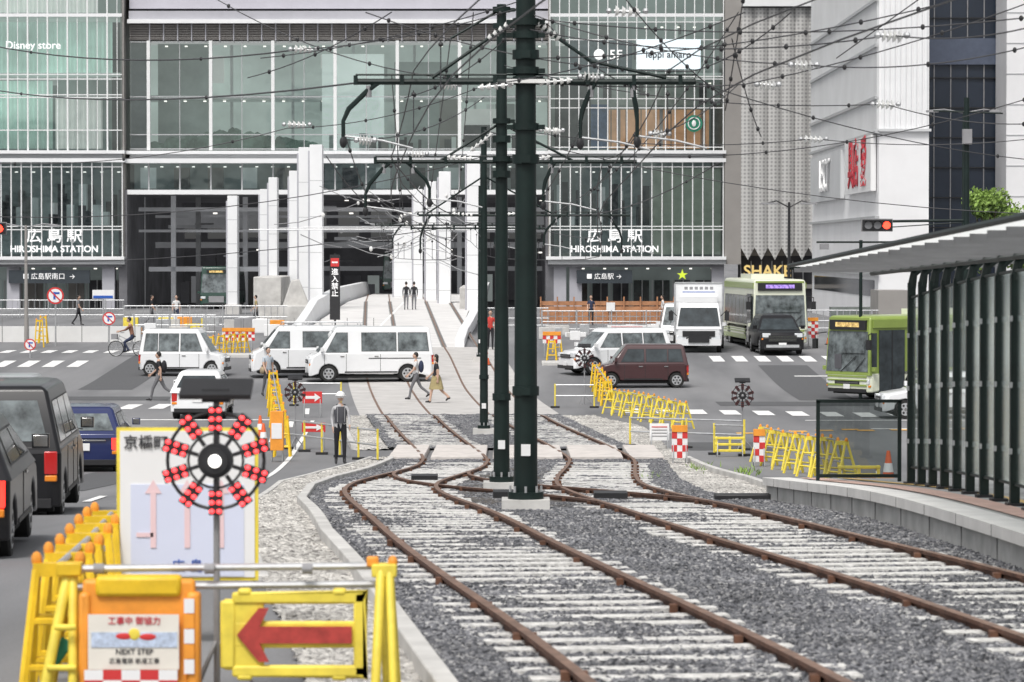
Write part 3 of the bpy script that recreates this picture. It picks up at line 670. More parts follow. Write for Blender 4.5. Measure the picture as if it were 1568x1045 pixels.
# ------------------------------------------------------------------ vehicles
def vehicle(name,L,W,H,belt,paint,front,rear,loc,head,low=None,t=.12,wr=.32,wx=None,sidewin=(),wsz=None,rearwin=None,clear=.22,lit=False,extras=None,hl=.62,glass=CGL,lowcol=None,scale=1,round_=.1,plate=True,bev=.035,wheels=True,tailz=None,rearglass=None):
    """local +x forward; front=(x at belt,x at roof), rear likewise"""
    b=B(); xf,xr_=wx or (L/2-.75,-L/2+.7); ra=wr*1.18
    low=low or [(-L/2,belt-.05),(L/2-.1,belt-.12)]
    def prof(c):
        pts=[(-L/2+.02,c)]+[p for p in low]+[(L/2-.02,c)]
        for ax in(xf,xr_):
            for k in range(9):
                q=math.pi*k/8; pts.append((ax+ra*math.cos(q),max(c,wr*.98+ra*math.sin(q))))
        return pts
    pp=prof(clear); n=len(pp); v=[];f=[]
    for (y,inn,zz) in((-W/2,round_,.02),(-W/2+.14,0,0),(W/2-.14,0,0),(W/2,round_,.02)):
        for (x,z) in pp:
            xx=x
            if x>L/2-.35: xx=x-inn
            if x<-L/2+.3: xx=x+inn
            v.append((xx,y,z-(zz if z>belt-.3 else 0)))
    for j in range(3):
        for k in range(n): k2=(k+1)%n; f.append((j*n+k,j*n+k2,(j+1)*n+k2,(j+1)*n+k))
    f.append(tuple(range(n))[::-1]); f.append(tuple(3*n+k for k in range(n)))
    b.part('body'); b.add(v,f,lowcol or paint)
    b.part('arch_liners')
    for ax in(xf,xr_): b.bb(ax-ra,ax+ra,-W/2+.1,W/2-.1,clear,wr+ra*.9,RUB)
    b.part('underbody'); b.bb(-L/2+.3,L/2-.3,-W/2+.12,W/2-.12,clear-.07,clear+.02,RUB)
    hs=H-.09
    def yz(z): return (W/2-.02)-(t)*(z-belt)/(hs-belt)
    def xa(e,z): return e[0]+(e[1]-e[0])*(z-belt)/(hs-belt)
    v=[]
    for z,i in((belt-.1,0),(hs,0),(H-.02,.07),(H,.22)):
        zz=min(z,hs); y=yz(zz)-i; a=xa(front,zz)-i*1.1; c=xa(rear,zz)+i*.9
        v+=[(c,-y,z),(a,-y,z),(a,y,z),(c,y,z)]
    f=[]
    for j in range(3):
        for k in range(4): k2=(k+1)%4; f.append((j*4+k,j*4+k2,(j+1)*4+k2,(j+1)*4+k))
    f.append((12,13,14,15))
    b.part('cabin'); b.add(v,f,paint)
    b.part('windows')
    for (a,c,a2,c2,z0,z1) in sidewin:
        for sg in(-1,1):
            q=[(a,sg*(yz(z0)+.008),z0),(c,sg*(yz(z0)+.008),z0),(c2,sg*(yz(z1)+.008),z1),(a2,sg*(yz(z1)+.008),z1)]
            b.poly(q,glass); 
            qq=[(a-.02,sg*(yz(z0-.02)+.004),z0-.02),(c+.02,sg*(yz(z0-.02)+.004),z0-.02),(c2+.02,sg*(yz(z1+.02)+.004),z1+.02),(a2-.02,sg*(yz(z1+.02)+.004),z1+.02)]
            b.poly(qq,BLK)
    z0,z1=wsz or(belt+.02,H-.16)
    b.poly([(xa(front,z0)+.012,-yz(z0)+.07,z0),(xa(front,z0)+.012,yz(z0)-.07,z0),(xa(front,z1)+.012,yz(z1)-.09,z1),(xa(front,z1)+.012,-yz(z1)+.09,z1)],CGL if glass is CGL else glass)
    z0,z1=rearwin or(belt+.06,H-.2)
    b.poly([(xa(rear,z0)-.012,-yz(z0)+.14,z0),(xa(rear,z0)-.012,yz(z0)-.14,z0),(xa(rear,z1)-.012,yz(z1)-.16,z1),(xa(rear,z1)-.012,-yz(z1)+.16,z1)],rearglass or glass)
    if wheels:
        b.part('wheels')
        for ax in(xf,xr_):
            for sg in(-1,1):
                y=sg*(W/2-.13); b.tube([(ax,y-.1,wr),(ax,y-.08,wr),(ax,y+.08,wr),(ax,y+.1,wr)],[wr*.93,wr,wr,wr*.93],RUB,22)
                yo=y+sg*.105; b.cyl((ax,y,wr),(ax,yo,wr),wr*.66,STEEL,18); b.cyl((ax,yo,wr),(ax,yo+sg*.015,wr),wr*.16,CHR,10)
                for k in range(6):
                    q=k*math.pi/3; b.cyl((ax+math.cos(q)*wr*.42,yo-.01*sg,wr+math.sin(q)*wr*.42),(ax+math.cos(q)*wr*.42,yo+.004*sg,wr+math.sin(q)*wr*.42),wr*.13,BLK,8)
    b.part('lamps')
    for sg in(-1,1):
        b.box((L/2-.07,sg*(W/2-.24),hl+.04),(.12,.34,.17),HLT); b.box((L/2-.09,sg*(W/2-.1),hl-.12),(.1,.12,.07),AMB)
        tzz=tailz or belt-.22
        b.box((-L/2+.07,sg*(W/2-.13),tzz),(.14,.17,.3),TAILON if lit else TAIL)
        b.box((-L/2+.065,sg*(W/2-.13),tzz-.2),(.14,.16,.08),AMB)
    b.part('trim')
    b.bb(L/2-.06,L/2+.012,-W*.27,W*.27,hl-.08,hl+.06,BLK); b.bb(L/2-.1,L/2+.02,-W*.42,W*.42,clear,clear+.13,BLK)
    b.bb(-L/2-.015,-L/2+.1,-W*.43,W*.43,clear,clear+.12,BLK)
    for zz in(.1,): b.bb(L/2-.0,L/2+.016,-W*.25,W*.25,hl-.015,hl+.0,CHR)
    if plate:
        b.box((L/2+.02,0,clear+.2),(.012,.33,.165),WHT); b.box((-L/2-.02,0,belt-.3 if H<2.5 else .6),(.012,.33,.165),WHT)
    if H<2.5: b.bb(-L/2-.012,-L/2+.05,-W*.3,W*.3,belt-.17,belt-.14,CHR); b.tube([(xa(rear,belt+.1)-.03,0,belt+.1),(xa(rear,belt+.1)-.03,W*.25,belt+.16)],.012,BLK,4)
    for sg in(-1,1):
        xm=front[0]-.12; b.box((xm,sg*(W/2+.1),belt+.12),(.1,.18,.15),paint); b.box((xm-.05,sg*(W/2+.1),belt+.12),(.01,.15,.12),CHR)
    if extras: extras(b,L,W,H,belt,yz)
    r=b.make(name,loc,R(head),bevel={'body':bev,'cabin':bev*1.3,'lamps':.015,'trim':.01},seg=3,scale=scale)
    return r
def seams(xs,z0,z1,handles=()):
    def f(b,L,W,H,belt,yz):
        b.part('seams')
        for x in xs:
            for sg in(-1,1): b.box((x,sg*(W/2-.0),(z0+belt-.06)/2),(.014,.012,belt-.06-z0),BLK)
        for x in handles:
            for sg in(-1,1): b.box((x,sg*(W/2+.012),belt-.14),(.15,.025,.035),CHR)
        for sg in(-1,1): b.box((0,sg*(W/2+.004),z0+.02),(L*.42,.012,.05),BLK)
    return f
def kei(name,paint,loc,head,H=1.75,L=3.4,W=1.48,**k):
    lw=[(-L/2,.6),(-L/2+.03,.93),(L/2-.62,.93),(L/2-.16,.84),(L/2-.02,.6)]
    return vehicle(name,L,W,H,.93,paint,(L/2-.55,L/2-1.02),(-L/2+.03,-L/2+.17),loc,head,low=lw,t=.13,wr=.28,wx=(L/2-.5,-L/2+.45),sidewin=[(-L/2+.22,-L/2+.75,-L/2+.3,-L/2+.75,.97,H-.2),(-L/2+.82,-.12,-L/2+.82,-.12,.97,H-.2),(-.02,.82,-.02,.55,.97,H-.2)],extras=seams((-.07,L/2-1.0,-L/2+.78),.3,0,(.1,-.85)),**k)
def minivan(name,paint,loc,head,L=4.7,W=1.7,H=1.9,**k):
    lw=[(-L/2,.6),(-L/2+.03,1.02),(L/2-1.0,1.02),(L/2-.25,.9),(L/2-.02,.62)]
    return vehicle(name,L,W,H,1.02,paint,(L/2-.78,L/2-1.5),(-L/2+.04,-L/2+.25),loc,head,low=lw,t=.16,wr=.32,wx=(L/2-.85,-L/2+.85),sidewin=[(-L/2+.3,-L/2+1.25,-L/2+.42,-L/2+1.25,1.06,H-.22),(-L/2+1.34,.0,-L/2+1.34,.0,1.06,H-.22),(.1,L/2-1.15,.1,L/2-1.55,1.06,H-.22)],extras=seams((.05,L/2-1.45,-L/2+1.3),.34,0,(.2,-.25)),hl=.72,**k)
def van(name,paint,loc,head,L=4.75,W=1.7,H=2.05,rack=False,**k):
    lw=[(-L/2,.5),(-L/2+.03,1.12),(L/2-.42,1.12),(L/2-.1,.98),(L/2-.0,.6)]
    def ex(b,L,W,H,belt,yz):
        seams((L/2-1.45,L/2-.62,-.35),.36,0,(L/2-1.3,-.2))(b,L,W,H,belt,yz)
        for sg in(-1,1): b.box((-.9,sg*(W/2+.003),belt-.22),(2.0,.012,.03),BLK)
        if rack:
            b.part('roof_rack')
            for sg in(-1,1): b.tube([(-L/2+.4,sg*.62,H+.12),(L/2-1.3,sg*.62,H+.12)],.02,STEEL)
            for k in range(7): x=-L/2+.5+k*.5; b.tube([(x,-.68,H-.02),(x,-.66,H+.12),(x,.66,H+.12),(x,.68,H-.02)],.016,STEEL)
    return vehicle(name,L,W,H,1.12,paint,(L/2-.4,L/2-1.05),(-L/2+.03,-L/2+.16),loc,head,low=lw,t=.13,wr=.32,wx=(L/2-.78,-L/2+1.0),sidewin=[(-L/2+.2,-L/2+1.35,-L/2+.28,-L/2+1.35,1.18,H-.24),(-L/2+1.45,.35,-L/2+1.45,.35,1.18,H-.24),(L/2-1.5,L/2-.68,L/2-1.5,L/2-1.1,1.14,H-.24)],extras=ex,hl=.78,**k)
kei('kei_wagon',WPAINT,P(283,575),-6,H=1.83,glass=CGL2)
van('delivery_van',WPAINT,P(476,577),187,H=2.0,rack=True,glass=CGL2)
van('delivery_van',WPAINT,P(565,584),188,H=2.1,L=4.8,glass=CGL2)
kei('kei_wagon',MPAINT,P(982,593),184,H=1.62,glass=CGL)
minivan('minivan',WPAINT,P(942,572),203,L=4.3,H=1.8,glass=CGL2)
def suvex(b,L,W,H,belt,yz):
    seams((0,),.35,0)(b,L,W,H,belt,yz); b.part('grille'); b.bb(L/2-.02,L/2+.03,-.6,.6,.55,.82,BLK)
    for k in range(4): b.bb(L/2+.03,L/2+.04,-.58,.58,.58+k*.06,.595+k*.06,CHR)
    b.bb(L/2-.0,L/2+.05,-.7,.7,.3,.42,STEEL)
lw=[(-2.25,.6),(-2.22,1.02),(1.0,1.02),(2.0,.95),(2.24,.7)]
vehicle('suv',4.5,1.85,1.66,1.02,BPAINT,(1.1,.45),(-2.15,-1.8),P(1188,541),-87,low=lw,t=.2,wr=.36,sidewin=[(-1.9,-.9,-1.65,-.9,1.06,1.46),(-.8,.15,-.8,.15,1.06,1.46),(.25,1.0,.25,.5,1.06,1.46)],extras=suvex,hl=.78)
def hatch(name,paint,loc,head,L=4.0,W=1.69,H=1.5,**k):
    lw=[(-L/2,.55),(-L/2+.05,.92),(L/2-1.0,.92),(L/2-.15,.78),(L/2-.02,.55)]
    return vehicle(name,L,W,H,.92,paint,(L/2-.9,L/2-1.65),(-L/2+.08,-L/2+.6),loc,head,low=lw,t=.2,wr=.3,sidewin=[(-L/2+.55,-.2,-L/2+.85,-.2,.95,H-.18),(-.1,L/2-1.15,-.1,L/2-1.7,.95,H-.18)],extras=seams((-.15,),.32,0,(.1,)),rearwin=(.98,H-.16),**k)
hatch('hatchback_car',WPAINT,P(311,638),90,H=1.5)
hatch('hatchback_car',NPAINT,P(138,719),92,L=4.1,W=1.72,H=1.5,lit=True,rearglass=CGL2)
minivan('minivan',BPAINT,P(10,784),93.5,L=4.7,W=1.78,H=1.8,rearglass=CGL2)
minivan('minivan',SPAINT,P(22,676),92,H=1.85,rearglass=CGL2)
hatch('hatchback_car',BPAINT,P(-92,840),94,H=1.42,W=1.7,lit=True,rearglass=CGL2)
hatch('sedan_car',WPAINT,P(1452,640),182,L=4.4,H=1.45)
minivan('minivan',WPAINT,P(-52,735),92,H=1.75,rearglass=CGL2)
def bus(name,loc,head,L=9.0,W=2.3,H=2.95,top=CREAM,lo=CREAM,stripe=BUSG,led=LED):
    def ex(b,L,W,H,belt,yz):
        b.part('stripes')
        for sg in(-1,1):
            for z0,z1,c in((.42,.62,stripe),(.7,.76,stripe),(.82,.86,stripe)): b.bb(-L/2+.2,L/2-2.3,sg*(W/2)-.006,sg*(W/2)+.006,z0,z1,c)
            b.bb(-L/2+.2,L/2-.2,sg*(W/2-.06)-.01,sg*(W/2-.06)+.03,H-.42,H-.16,stripe)
        b.bb(L/2-.01,L/2+.014,-W/2+.15,W/2-.15,.5,.56,stripe); b.bb(L/2-.01,L/2+.014,-W/2+.15,W/2-.15,.68,.72,stripe); b.bb(L/2-.01,L/2+.014,-W/2+.15,W/2-.15,.8,.86,stripe)
        b.bb(front[1]-.06,front[1]+.02,-W/2+.15,W/2-.15,H-.16,H-.08,stripe)
        b.part('destination_display'); b.bb(front[1]-.05,L/2-.0,-W*.4,W*.4,H-.5,H-.16,BLK); b.bb(L/2-.02,L/2+.006,-W*.26,W*.26,H-.4,H-.24,led)
        b.part('doors')
        for sg in(-1,1):
            b.bb(L/2-1.65,L/2-.45,sg*(W/2)-.02,sg*(W/2)+.014,.32,2.45,CGL); b.bb(L/2-1.07,L/2-1.03,sg*(W/2)-.02,sg*(W/2)+.024,.32,2.45,BLK)
            b.bb(L/2-.35,L/2-.12,sg*(W/2-.04)-.02,sg*(W/2-.04)+.03,1.05,2.35,CGL)
        b.part('air_conditioner'); b.bb(-2.2,1.2,-.75,.75,H-.02,H+.2,CREAM); 
        b.part('wipers'); b.tube([(L/2+.03,-.3,1.0),(L/2+.02,.5,1.55)],.014,BLK,4); b.tube([(L/2+.03,.4,1.0),(L/2+.02,.95,1.5)],.014,BLK,4)
        b.part('driver'); b.box((L/2+.014,-.45,1.35),(.006,.35,.5),INTD); b.box((L/2+.014,.3,1.8),(.006,1.2,.3),CGL2)
        b.part('mirrors')
        for sg in(-1,1): b.tube([(L/2-.1,sg*(W/2),2.35),(L/2+.25,sg*(W/2+.22),2.3),(L/2+.25,sg*(W/2+.22),2.1)],.02,BLK,5); b.box((L/2+.25,sg*(W/2+.22),1.95),(.1,.2,.35),BLK)
    front=(L/2-.0,L/2-.1)
    sw=[]
    x=-L/2+.5
    while x<L/2-2.6: sw.append((x,x+1.15,x,x+1.15,1.12,2.35)); x+=1.27
    return vehicle(name,L,W,H,.98,top,front,(-L/2+.02,-L/2+.08),loc,head,low=[(-L/2,.98),(L/2-.0,.98)],t=.07,wr=.46,wx=(L/2-2.2,-L/2+2.2),sidewin=sw,wsz=(1.0,2.4),rearwin=(1.5,2.3),clear=.28,extras=ex,hl=.62,lowcol=lo,glass=CGL2,round_=.14,bev=.06)
x,y,z=P(1297,613); bus('city_bus',(x+4.5*.8,y+4.5*.6,z),217,top=BUSG,lo=CREAM,stripe=BUSG,led=LEDA)
x,y,z=P(1183,536); bus('city_bus',(x,y+5.2,z),-86,L=10,W=2.45,H=3.1,top=CREAM,stripe=BUSG)
def tram(loc,head):
    def ex(b,L,W,H,belt,yz):
        b.part('front_mask'); b.bb(L/2,L/2+.03,-.55,.55,.5,.95,GREY); b.bb(L/2-.02,L/2+.05,-.7,.7,H-.5,H-.25,BLK); b.bb(L/2+.05,L/2+.06,-.5,.5,H-.45,H-.3,LEDA)
        b.part('pantograph'); b.tube([(0,-.5,H),(.6,-.5,H+.6),(0,-.5,H+1.1),(0,.5,H+1.1),(.6,.5,H+.6),(0,.5,H)],.03,BLK)
    vehicle('tram',12,2.4,3.1,1.1,BUSDG,(5.9,5.6),(-5.95,-5.8),loc,head,low=[(-6,1.1),(5.9,1.1)],t=.1,wr=.35,wx=(4,-4),sidewin=[(k*1.5-5,k*1.5-3.7,k*1.5-5,k*1.5-3.7,1.25,2.4) for k in range(7)],wsz=(1.2,2.55),clear=.3,extras=ex,hl=.8,bev=.08,wheels=False,plate=False,glass=CGL2)
tram((X(316,238),252,1.0),-90); tram((xl(249)+1.2,262,1.95),-90)
def trex(b,L_,W,H,belt,yz):
    b.part('cargo_box'); b.bb(-5.2,-.15,-1.06,1.06,.75,3.0,WPAINT); b.part('box_ribs')
    for k in range(17): 
        for sg in(-1,1): b.box((-5.1+k*.3,sg*1.065,1.9),(.04,.02,2.1),PANELG)
    b.bb(-.16,-.13,-1.0,1.0,2.2,2.95,PANELW); b.part('chassis'); b.bb(-5.1,1,-.45,.45,.45,.75,BLK)
    for x in(-4.0,):
        for sg in(-1,1): b.tube([(x,sg*1.0-.12,.4),(x,sg*1.0+.12,.4)],.4,RUB,20)
    b.box((.1,0,2.3),(.9,1.6,.25),WPAINT); b.part('box_logo')
    for k in range(6): b.bb(-.128,-.12,-.62+k*.22,-.48+k*.22,2.72,2.84,GREY)
    b.bb(-.128,-.12,-.7,.7,2.6,2.63,BLUE)
    b.part('box_frame')
    for sg in(-1,1): b.box((-.13,sg*1.03,1.9),(.05,.06,2.25),STEEL)
    b.box((-.13,0,3.0),(.05,2.12,.05),STEEL)
    b.part('stay'); 
    for sg in(-1,1): b.tube([(.75,sg*.95,1.6),(1.05,sg*1.2,1.85),(1.05,sg*1.2,1.3)],.02,BLK,5); b.box((1.05,sg*1.2,1.6),(.08,.2,.4),BLK)
    b.part('grille'); b.bb(.86,.92,-.7,.7,.7,.95,BLK); b.bb(.9,.94,-.95,.95,.32,.6,WPAINT)
x,y,z=P(1072,541); 
vehicle('box_truck',1.8,2.0,2.2,1.12,WPAINT,(.88,.6),(-.88,-.88),(x,y+1,z),-93,low=[(-.9,1.1),(.9,1.1)],t=.12,wr=.38,wx=(.15,.15),sidewin=[(-.35,.65,-.35,.5,1.2,1.9)],wsz=(1.15,1.95),clear=.35,extras=trex,hl=.62)
x,y,z=P(1036,538)
minivan('minivan',WPAINT,(x+.4,y+6,z),-92,H=2.0,glass=CGL2)
# ------------------------------------------------------------------ catenary poles + arms
def pole(name,d,px,h,r0,r1,bands=(1.2,)):
    x=X(px,d); z=gzf(d); b=B(); b.part('footing'); b.box((0,0,.08),(.62,.62,.26),CONC)
    b.part('shaft'); b.tube([(0,0,.1),(0,0,h*.5),(0,0,h)],[r0,(r0+r1)/2,r1],POLE,20)
    b.part('bands'); b.cyl((0,0,.2),(0,0,.3),r0*1.5,POLE,16)
    for k in range(8): q=k*math.pi/4; b.cyl((math.cos(q)*r0*1.3,math.sin(q)*r0*1.3,.3),(math.cos(q)*r0*1.3,math.sin(q)*r0*1.3,.38),.018,STEEL,6)
    for bz in bands: b.cyl((0,0,bz),(0,0,bz+.12),r0*1.12,POLE,20); b.box((0,-r0*1.1,bz+.06),(.12,.06,.1),POLE)
    b.part('plate'); b.box((0,-r0-.004,.85),(.12,.012,.15),WHT)
    return b,x,z
def arm(b,z,xa,xb,d=0,r=.04,m=POLE):
    b.part('crossarm'); b.tube([(xa,0,z),(xb,0,z)],r,m,8); b.tube([(xa,.0,z+.09),(xb,0,z+.09)],r*.35,m,6)
    for q in np.arange(xa,xb,.6): b.box((q,0,z+.02),(.05,.1,.12),m)
def jdrop(b,x,z,dx,drop,m=POLE):
    b.part('droppers'); b.tube([(x,0,z),(x-dx*.3,0,z-.1),(x-dx*.85,0,z-drop*.45),(x-dx,0,z-drop*.65),(x-dx,0,z-drop)],[.03,.035,.035,.027,.027],m,7)
    b.tube([(x-dx,0,z-drop*.9),(x-dx+.5,0,z-drop+.02),(x-dx+.9,0,z-drop-.08)],.014,STEEL,5)
    b.sph((x-dx,0,z-drop),(.05,.05,.08),BLK,8,6); b.cyl((x-dx*.3,0,z-.05),(x-dx*.3,0,z-.2),.035,GREY,8)
def ins(b,p,q,r=.07,n=5):
    p=Vector(p);q=Vector(q); b.part('insulators')
    for k in range(n):
        a=p.lerp(q,(k+.2)/n); c=p.lerp(q,(k+.75)/n); b.cyl(a,c,r,INSU,10,r1=r*.55)
    b.cyl(p,q,r*.3,STEEL,6)
d=44; s=F/d
b,x,z=pole('c',d,805,10.4,.155,.11,(1.55,4.55,5.9))
az=Z(126,d)-z; arm(b,az,X(545,d)-x,X(1065,d)-x)
jdrop(b,X(582,d)-x,az,X(582,d)-X(526,d),.78); jdrop(b,X(912,d)-x,az,.2,.8); jdrop(b,X(966,d)-x,az,-.08,.78)
b.part('stays')
for a,c in(((-.12,0,Z(30,d)-z),(X(662,d)-x,0,az+.05)),((.12,0,Z(35,d)-z),(X(905,d)-x,0,Z(95,d)-z)),((X(905,d)-x,0,Z(95,d)-z),(X(1020,d)-x,0,az+.05))): b.tube([a,c],.025,POLE,6)
ins(b,(.15,0,Z(36,d)-z),(.45,0,Z(62,d)-z),.06); ins(b,(-.15,0,Z(32,d)-z),(-.5,0,Z(62,d)-z),.05); ins(b,(.16,-.05,az-.02),(.6,-.05,az+.02),.05); ins(b,(-.16,-.05,az-.04),(-.62,-.05,az-.08),.05)
b.part('brackets')
for zz in(Z(40,d)-z,Z(60,d)-z,az-.02,az+.1,Z(200,d)-z): b.cyl((0,0,zz),(0,0,zz+.09),.17,POLE,16); b.box((.19,0,zz+.04),(.12,.1,.06),POLE); b.box((-.19,0,zz+.04),(.12,.1,.06),POLE)
b.box((0,-.15,az),(.5,.1,.05),INSU)
b.make('catenary_pole',(x,d,z))
d=58
b,x,z=pole('c',d,768,Z(8,d)-gzf(d),.14,.08,(1.6,5.4,6.0))
az=Z(248,d)-z; arm(b,az,X(575,d)-x,X(975,d)-x,r=.035)
jdrop(b,X(600,d)-x,az,X(600,d)-X(560,d),.85); jdrop(b,X(622,d)-x,az,-.4,.7); jdrop(b,X(850,d)-x,az,.2,.75)
az2=Z(122,d)-z; b.part('crossarm'); b.tube([(X(700,d)-x,0,az2),(X(830,d)-x,0,az2)],.03,POLE,6)
b.part('stays'); 
for a,c in(((0,0,Z(188,d)-z),(X(672,d)-x,0,az)),((0,0,Z(190,d)-z),(X(880,d)-x,0,az)),((0,0,Z(15,d)-z),(X(690,d)-x,0,Z(60,d)-z))): b.tube([a,c],.024,POLE,6)
ins(b,(.15,0,Z(195,d)-z),(X(862,d)-x,0,Z(202,d)-z),.06); ins(b,(-.15,0,Z(205,d)-z),(X(720,d)-x,0,Z(232,d)-z),.05); ins(b,(.4,0,az+.05),(.85,0,az+.08),.05); ins(b,(-.5,0,az+.05),(-.95,0,az+.08),.05)
b.part('brackets')
for zz in(Z(20,d)-z,Z(45,d)-z,az,Z(190,d)-z): b.cyl((0,0,zz),(0,0,zz+.09),.155,POLE,14); b.box((.17,0,zz+.04),(.12,.1,.06),POLE)
b.make('catenary_pole',(x,d,z))
d=95.5
b,x,z=pole('c',d,741,Z(195,d)-gzf(d),.12,.08,(1.6,))
az=Z(330,d)-z; arm(b,az,X(640,d)-x,X(965,d)-x,r=.035); arm(b,Z(350,d)-z,X(630,d)-x,X(835,d)-x,r=.025)
jdrop(b,X(930,d)-x,az,-.4,1.0); jdrop(b,X(660,d)-x,az,.3,1.0); jdrop(b,X(860,d)-x,az,.5,.9)
b.part('stays'); b.tube([(0,0,Z(270,d)-z),(X(650,d)-x,0,az)],.025,POLE,5); b.tube([(0,0,Z(270,d)-z),(X(850,d)-x,0,az)],.025,POLE,5)
ins(b,(.3,0,az),(.9,0,az+.05),.06); ins(b,(-.3,0,az),(-.9,0,az+.05),.06)
b.make('catenary_pole',(x,d,z))
b,x,z=pole('c',140,735,Z(240,140)-gzf(140)-1.2,.1,.065,(1.6,)); az=Z(345,140)-z; arm(b,az,-4.3,1.6,r=.03); jdrop(b,-3.2,az,.4,.9); jdrop(b,1.0,az,.4,.9)
b.make('catenary_pole',(x,140,z))
# wires
b=B(); b.part('wires')
WR=mat('wire_copper_dark',(.07,.07,.075),.6,.2,var=.1)
def wire(p,q,sag=.3,r=.011,beads=0,m=WR):
    (ax,ay,ad),(bx,by,bd)=p,q; A=Vector((X(ax,ad),ad,Z(ay,ad))); C=Vector((X(bx,bd),bd,Z(by,bd))); pts=[]
    for i in range(13):
        t=i/12; v=A.lerp(C,t); v.z-=4*sag*t*(1-t); pts.append(v)
    b.part('wires'); b.tube(pts,r,m,5)
    b.part('clamps')
    for k in range(beads):
        t=(k+.5)/beads; v=A.lerp(C,t); v.z-=4*sag*t*(1-t); b.sph(v,(.026,.026,.035),BLK,6,5)
for fxx in(xl,xr):
    for hh,sg,r in((4.95,0,.010),(5.75,.35,.009)):
        ds=[12,44,58,95.5,140,205,250]; pts=[]
        for i in range(len(ds)-1):
            for k in range(8):
                t=k/8; d=ds[i]+(ds[i+1]-ds[i])*t; pts.append((fxx(d),d,tz(d)+hh-4*sg*t*(1-t)))
        b.part('wires'); b.tube(pts,r,WR,5)
    for d in list(np.arange(38,150,6)): b.part('wires'); b.tube([(fxx(d),d,tz(d)+4.95),(fxx(d),d,tz(d)+5.5)],.007,WR,4); b.sph((fxx(d),d,tz(d)+5.45),.03,BLK,6,4)
W_=[((-60,248,60),(440,197,60),.25,3),((440,197,60),(768,120,58),.2,4),((-60,60,70),(465,76,55),.3,2),((465,76,55),(800,12,44),.1,6),
((805,20,44),(1230,100,42),.15,5),((1230,100,42),(1620,60,40),.15,3),((805,45,44),(1365,55,36),.2,6),((1365,55,36),(1620,30,34),.1,0),
((768,100,58),(1355,160,50),.25,6),((1355,160,50),(1640,185,48),.15,2),((768,195,58),(1245,213,60),.2,3),((1245,213,60),(1640,205,60),.15,0),
((741,200,95),(1640,330,95),.5,0),((741,240,95),(-60,330,95),.6,0),((805,126,44),(1140,130,44),.05,3),((1140,130,44),(1640,-20,40),.1,4),
((600,115,44),(618,330,95),.1,4),((690,60,44),(652,340,95),.1,6),((725,20,44),(700,330,95),.1,6),((1130,20,44),(968,240,58),.1,6),((968,240,58),(840,330,95),.1,4),
((-60,128,80),(545,128,44),.3,2),((1065,126,44),(1640,250,60),.2,2),((525,195,44),(562,300,58),.05,2),((888,200,44),(832,300,58),.05,3),((975,200,44),(900,300,58),.05,3),
((820,90,44),(1450,5,38),.15,8),((570,300,58),(660,350,95),.05,2),((380,120,50),(600,20,44),.1,3),((-60,400,120),(741,340,96),.4,0),
((750,130,44),(1140,20,40),.12,4),((985,210,44),(1130,130,44),.12,2),((530,215,44),(741,150,58),.2,3),((700,330,95),(600,245,58),.2,3),((1280,90,44),(1420,-10,40),.0,0),
((1110,170,44),(1140,-20,40),.05,5),((1165,210,48),(1120,60,42),.1,4),((560,20,44),(1060,110,44),.2,7),((1060,110,44),(1210,20,40),.1,3),((820,30,44),(1640,20,38),.2,6),((400,90,50),(790,5,44),.1,5),((620,150,50),(790,45,44),.15,5),
((300,-20,50),(740,125,46),.3,4),((950,-10,42),(1110,150,44),.1,4),((840,40,44),(980,140,44),.1,3),((1000,240,58),(1640,130,50),.3,5),((590,330,95),(500,240,80),.2,2),((870,330,95),(1100,250,70),.3,3)]
for p,q,sg,bd in W_: wire(p,q,sg,beads=bd,r=.008 if p[2]<70 else .013)
for px,py,d,w in((465,76,55,14),(1230,100,42,14),(1365,55,36,16),(455,191,60,14),(1355,160,50,14),(1245,213,60,14),(960,18,44,20),(1175,130,44,12),(845,200,58,12),(905,118,44,12),(690,130,46,10),(1010,205,50,10),(560,215,44,10),(640,236,58,10)):
    x,z,k=X(px,d),Z(py,d),w*d/F; ins(b,(x-k,d,z),(x+k,d,z-.02),.075,4)
    b.part('clamps'); b.sph((x-k*1.4,d,z),.04,STEEL,6,4); b.sph((x+k*1.4,d,z),.04,STEEL,6,4)
b.make('overhead_wires')
b=B(); b.part('wires')
for k in range(44):
    d=random.uniform(150,205); px=random.uniform(490,720); py=random.uniform(300,400); A=Vector((X(px,d),d,Z(py,d))); C=A+Vector((random.uniform(-2.6,2.6),random.uniform(-3,3),random.uniform(-.9,.9))); b.tube([A,(A+C)/2-Vector((0,0,.12)),C],.02,GREY if k%3 else STEEL,4)
    if k%2: b.sph(A,(.09,.09,.12),INSU,7,5)
for k in range(3): d=155+k*20; b.tube([(-12,d,Z(352-k*2,d)),(1,d,Z(352-k*2,d))],.022,STEEL,5)
b.make('span_wire_rigging')
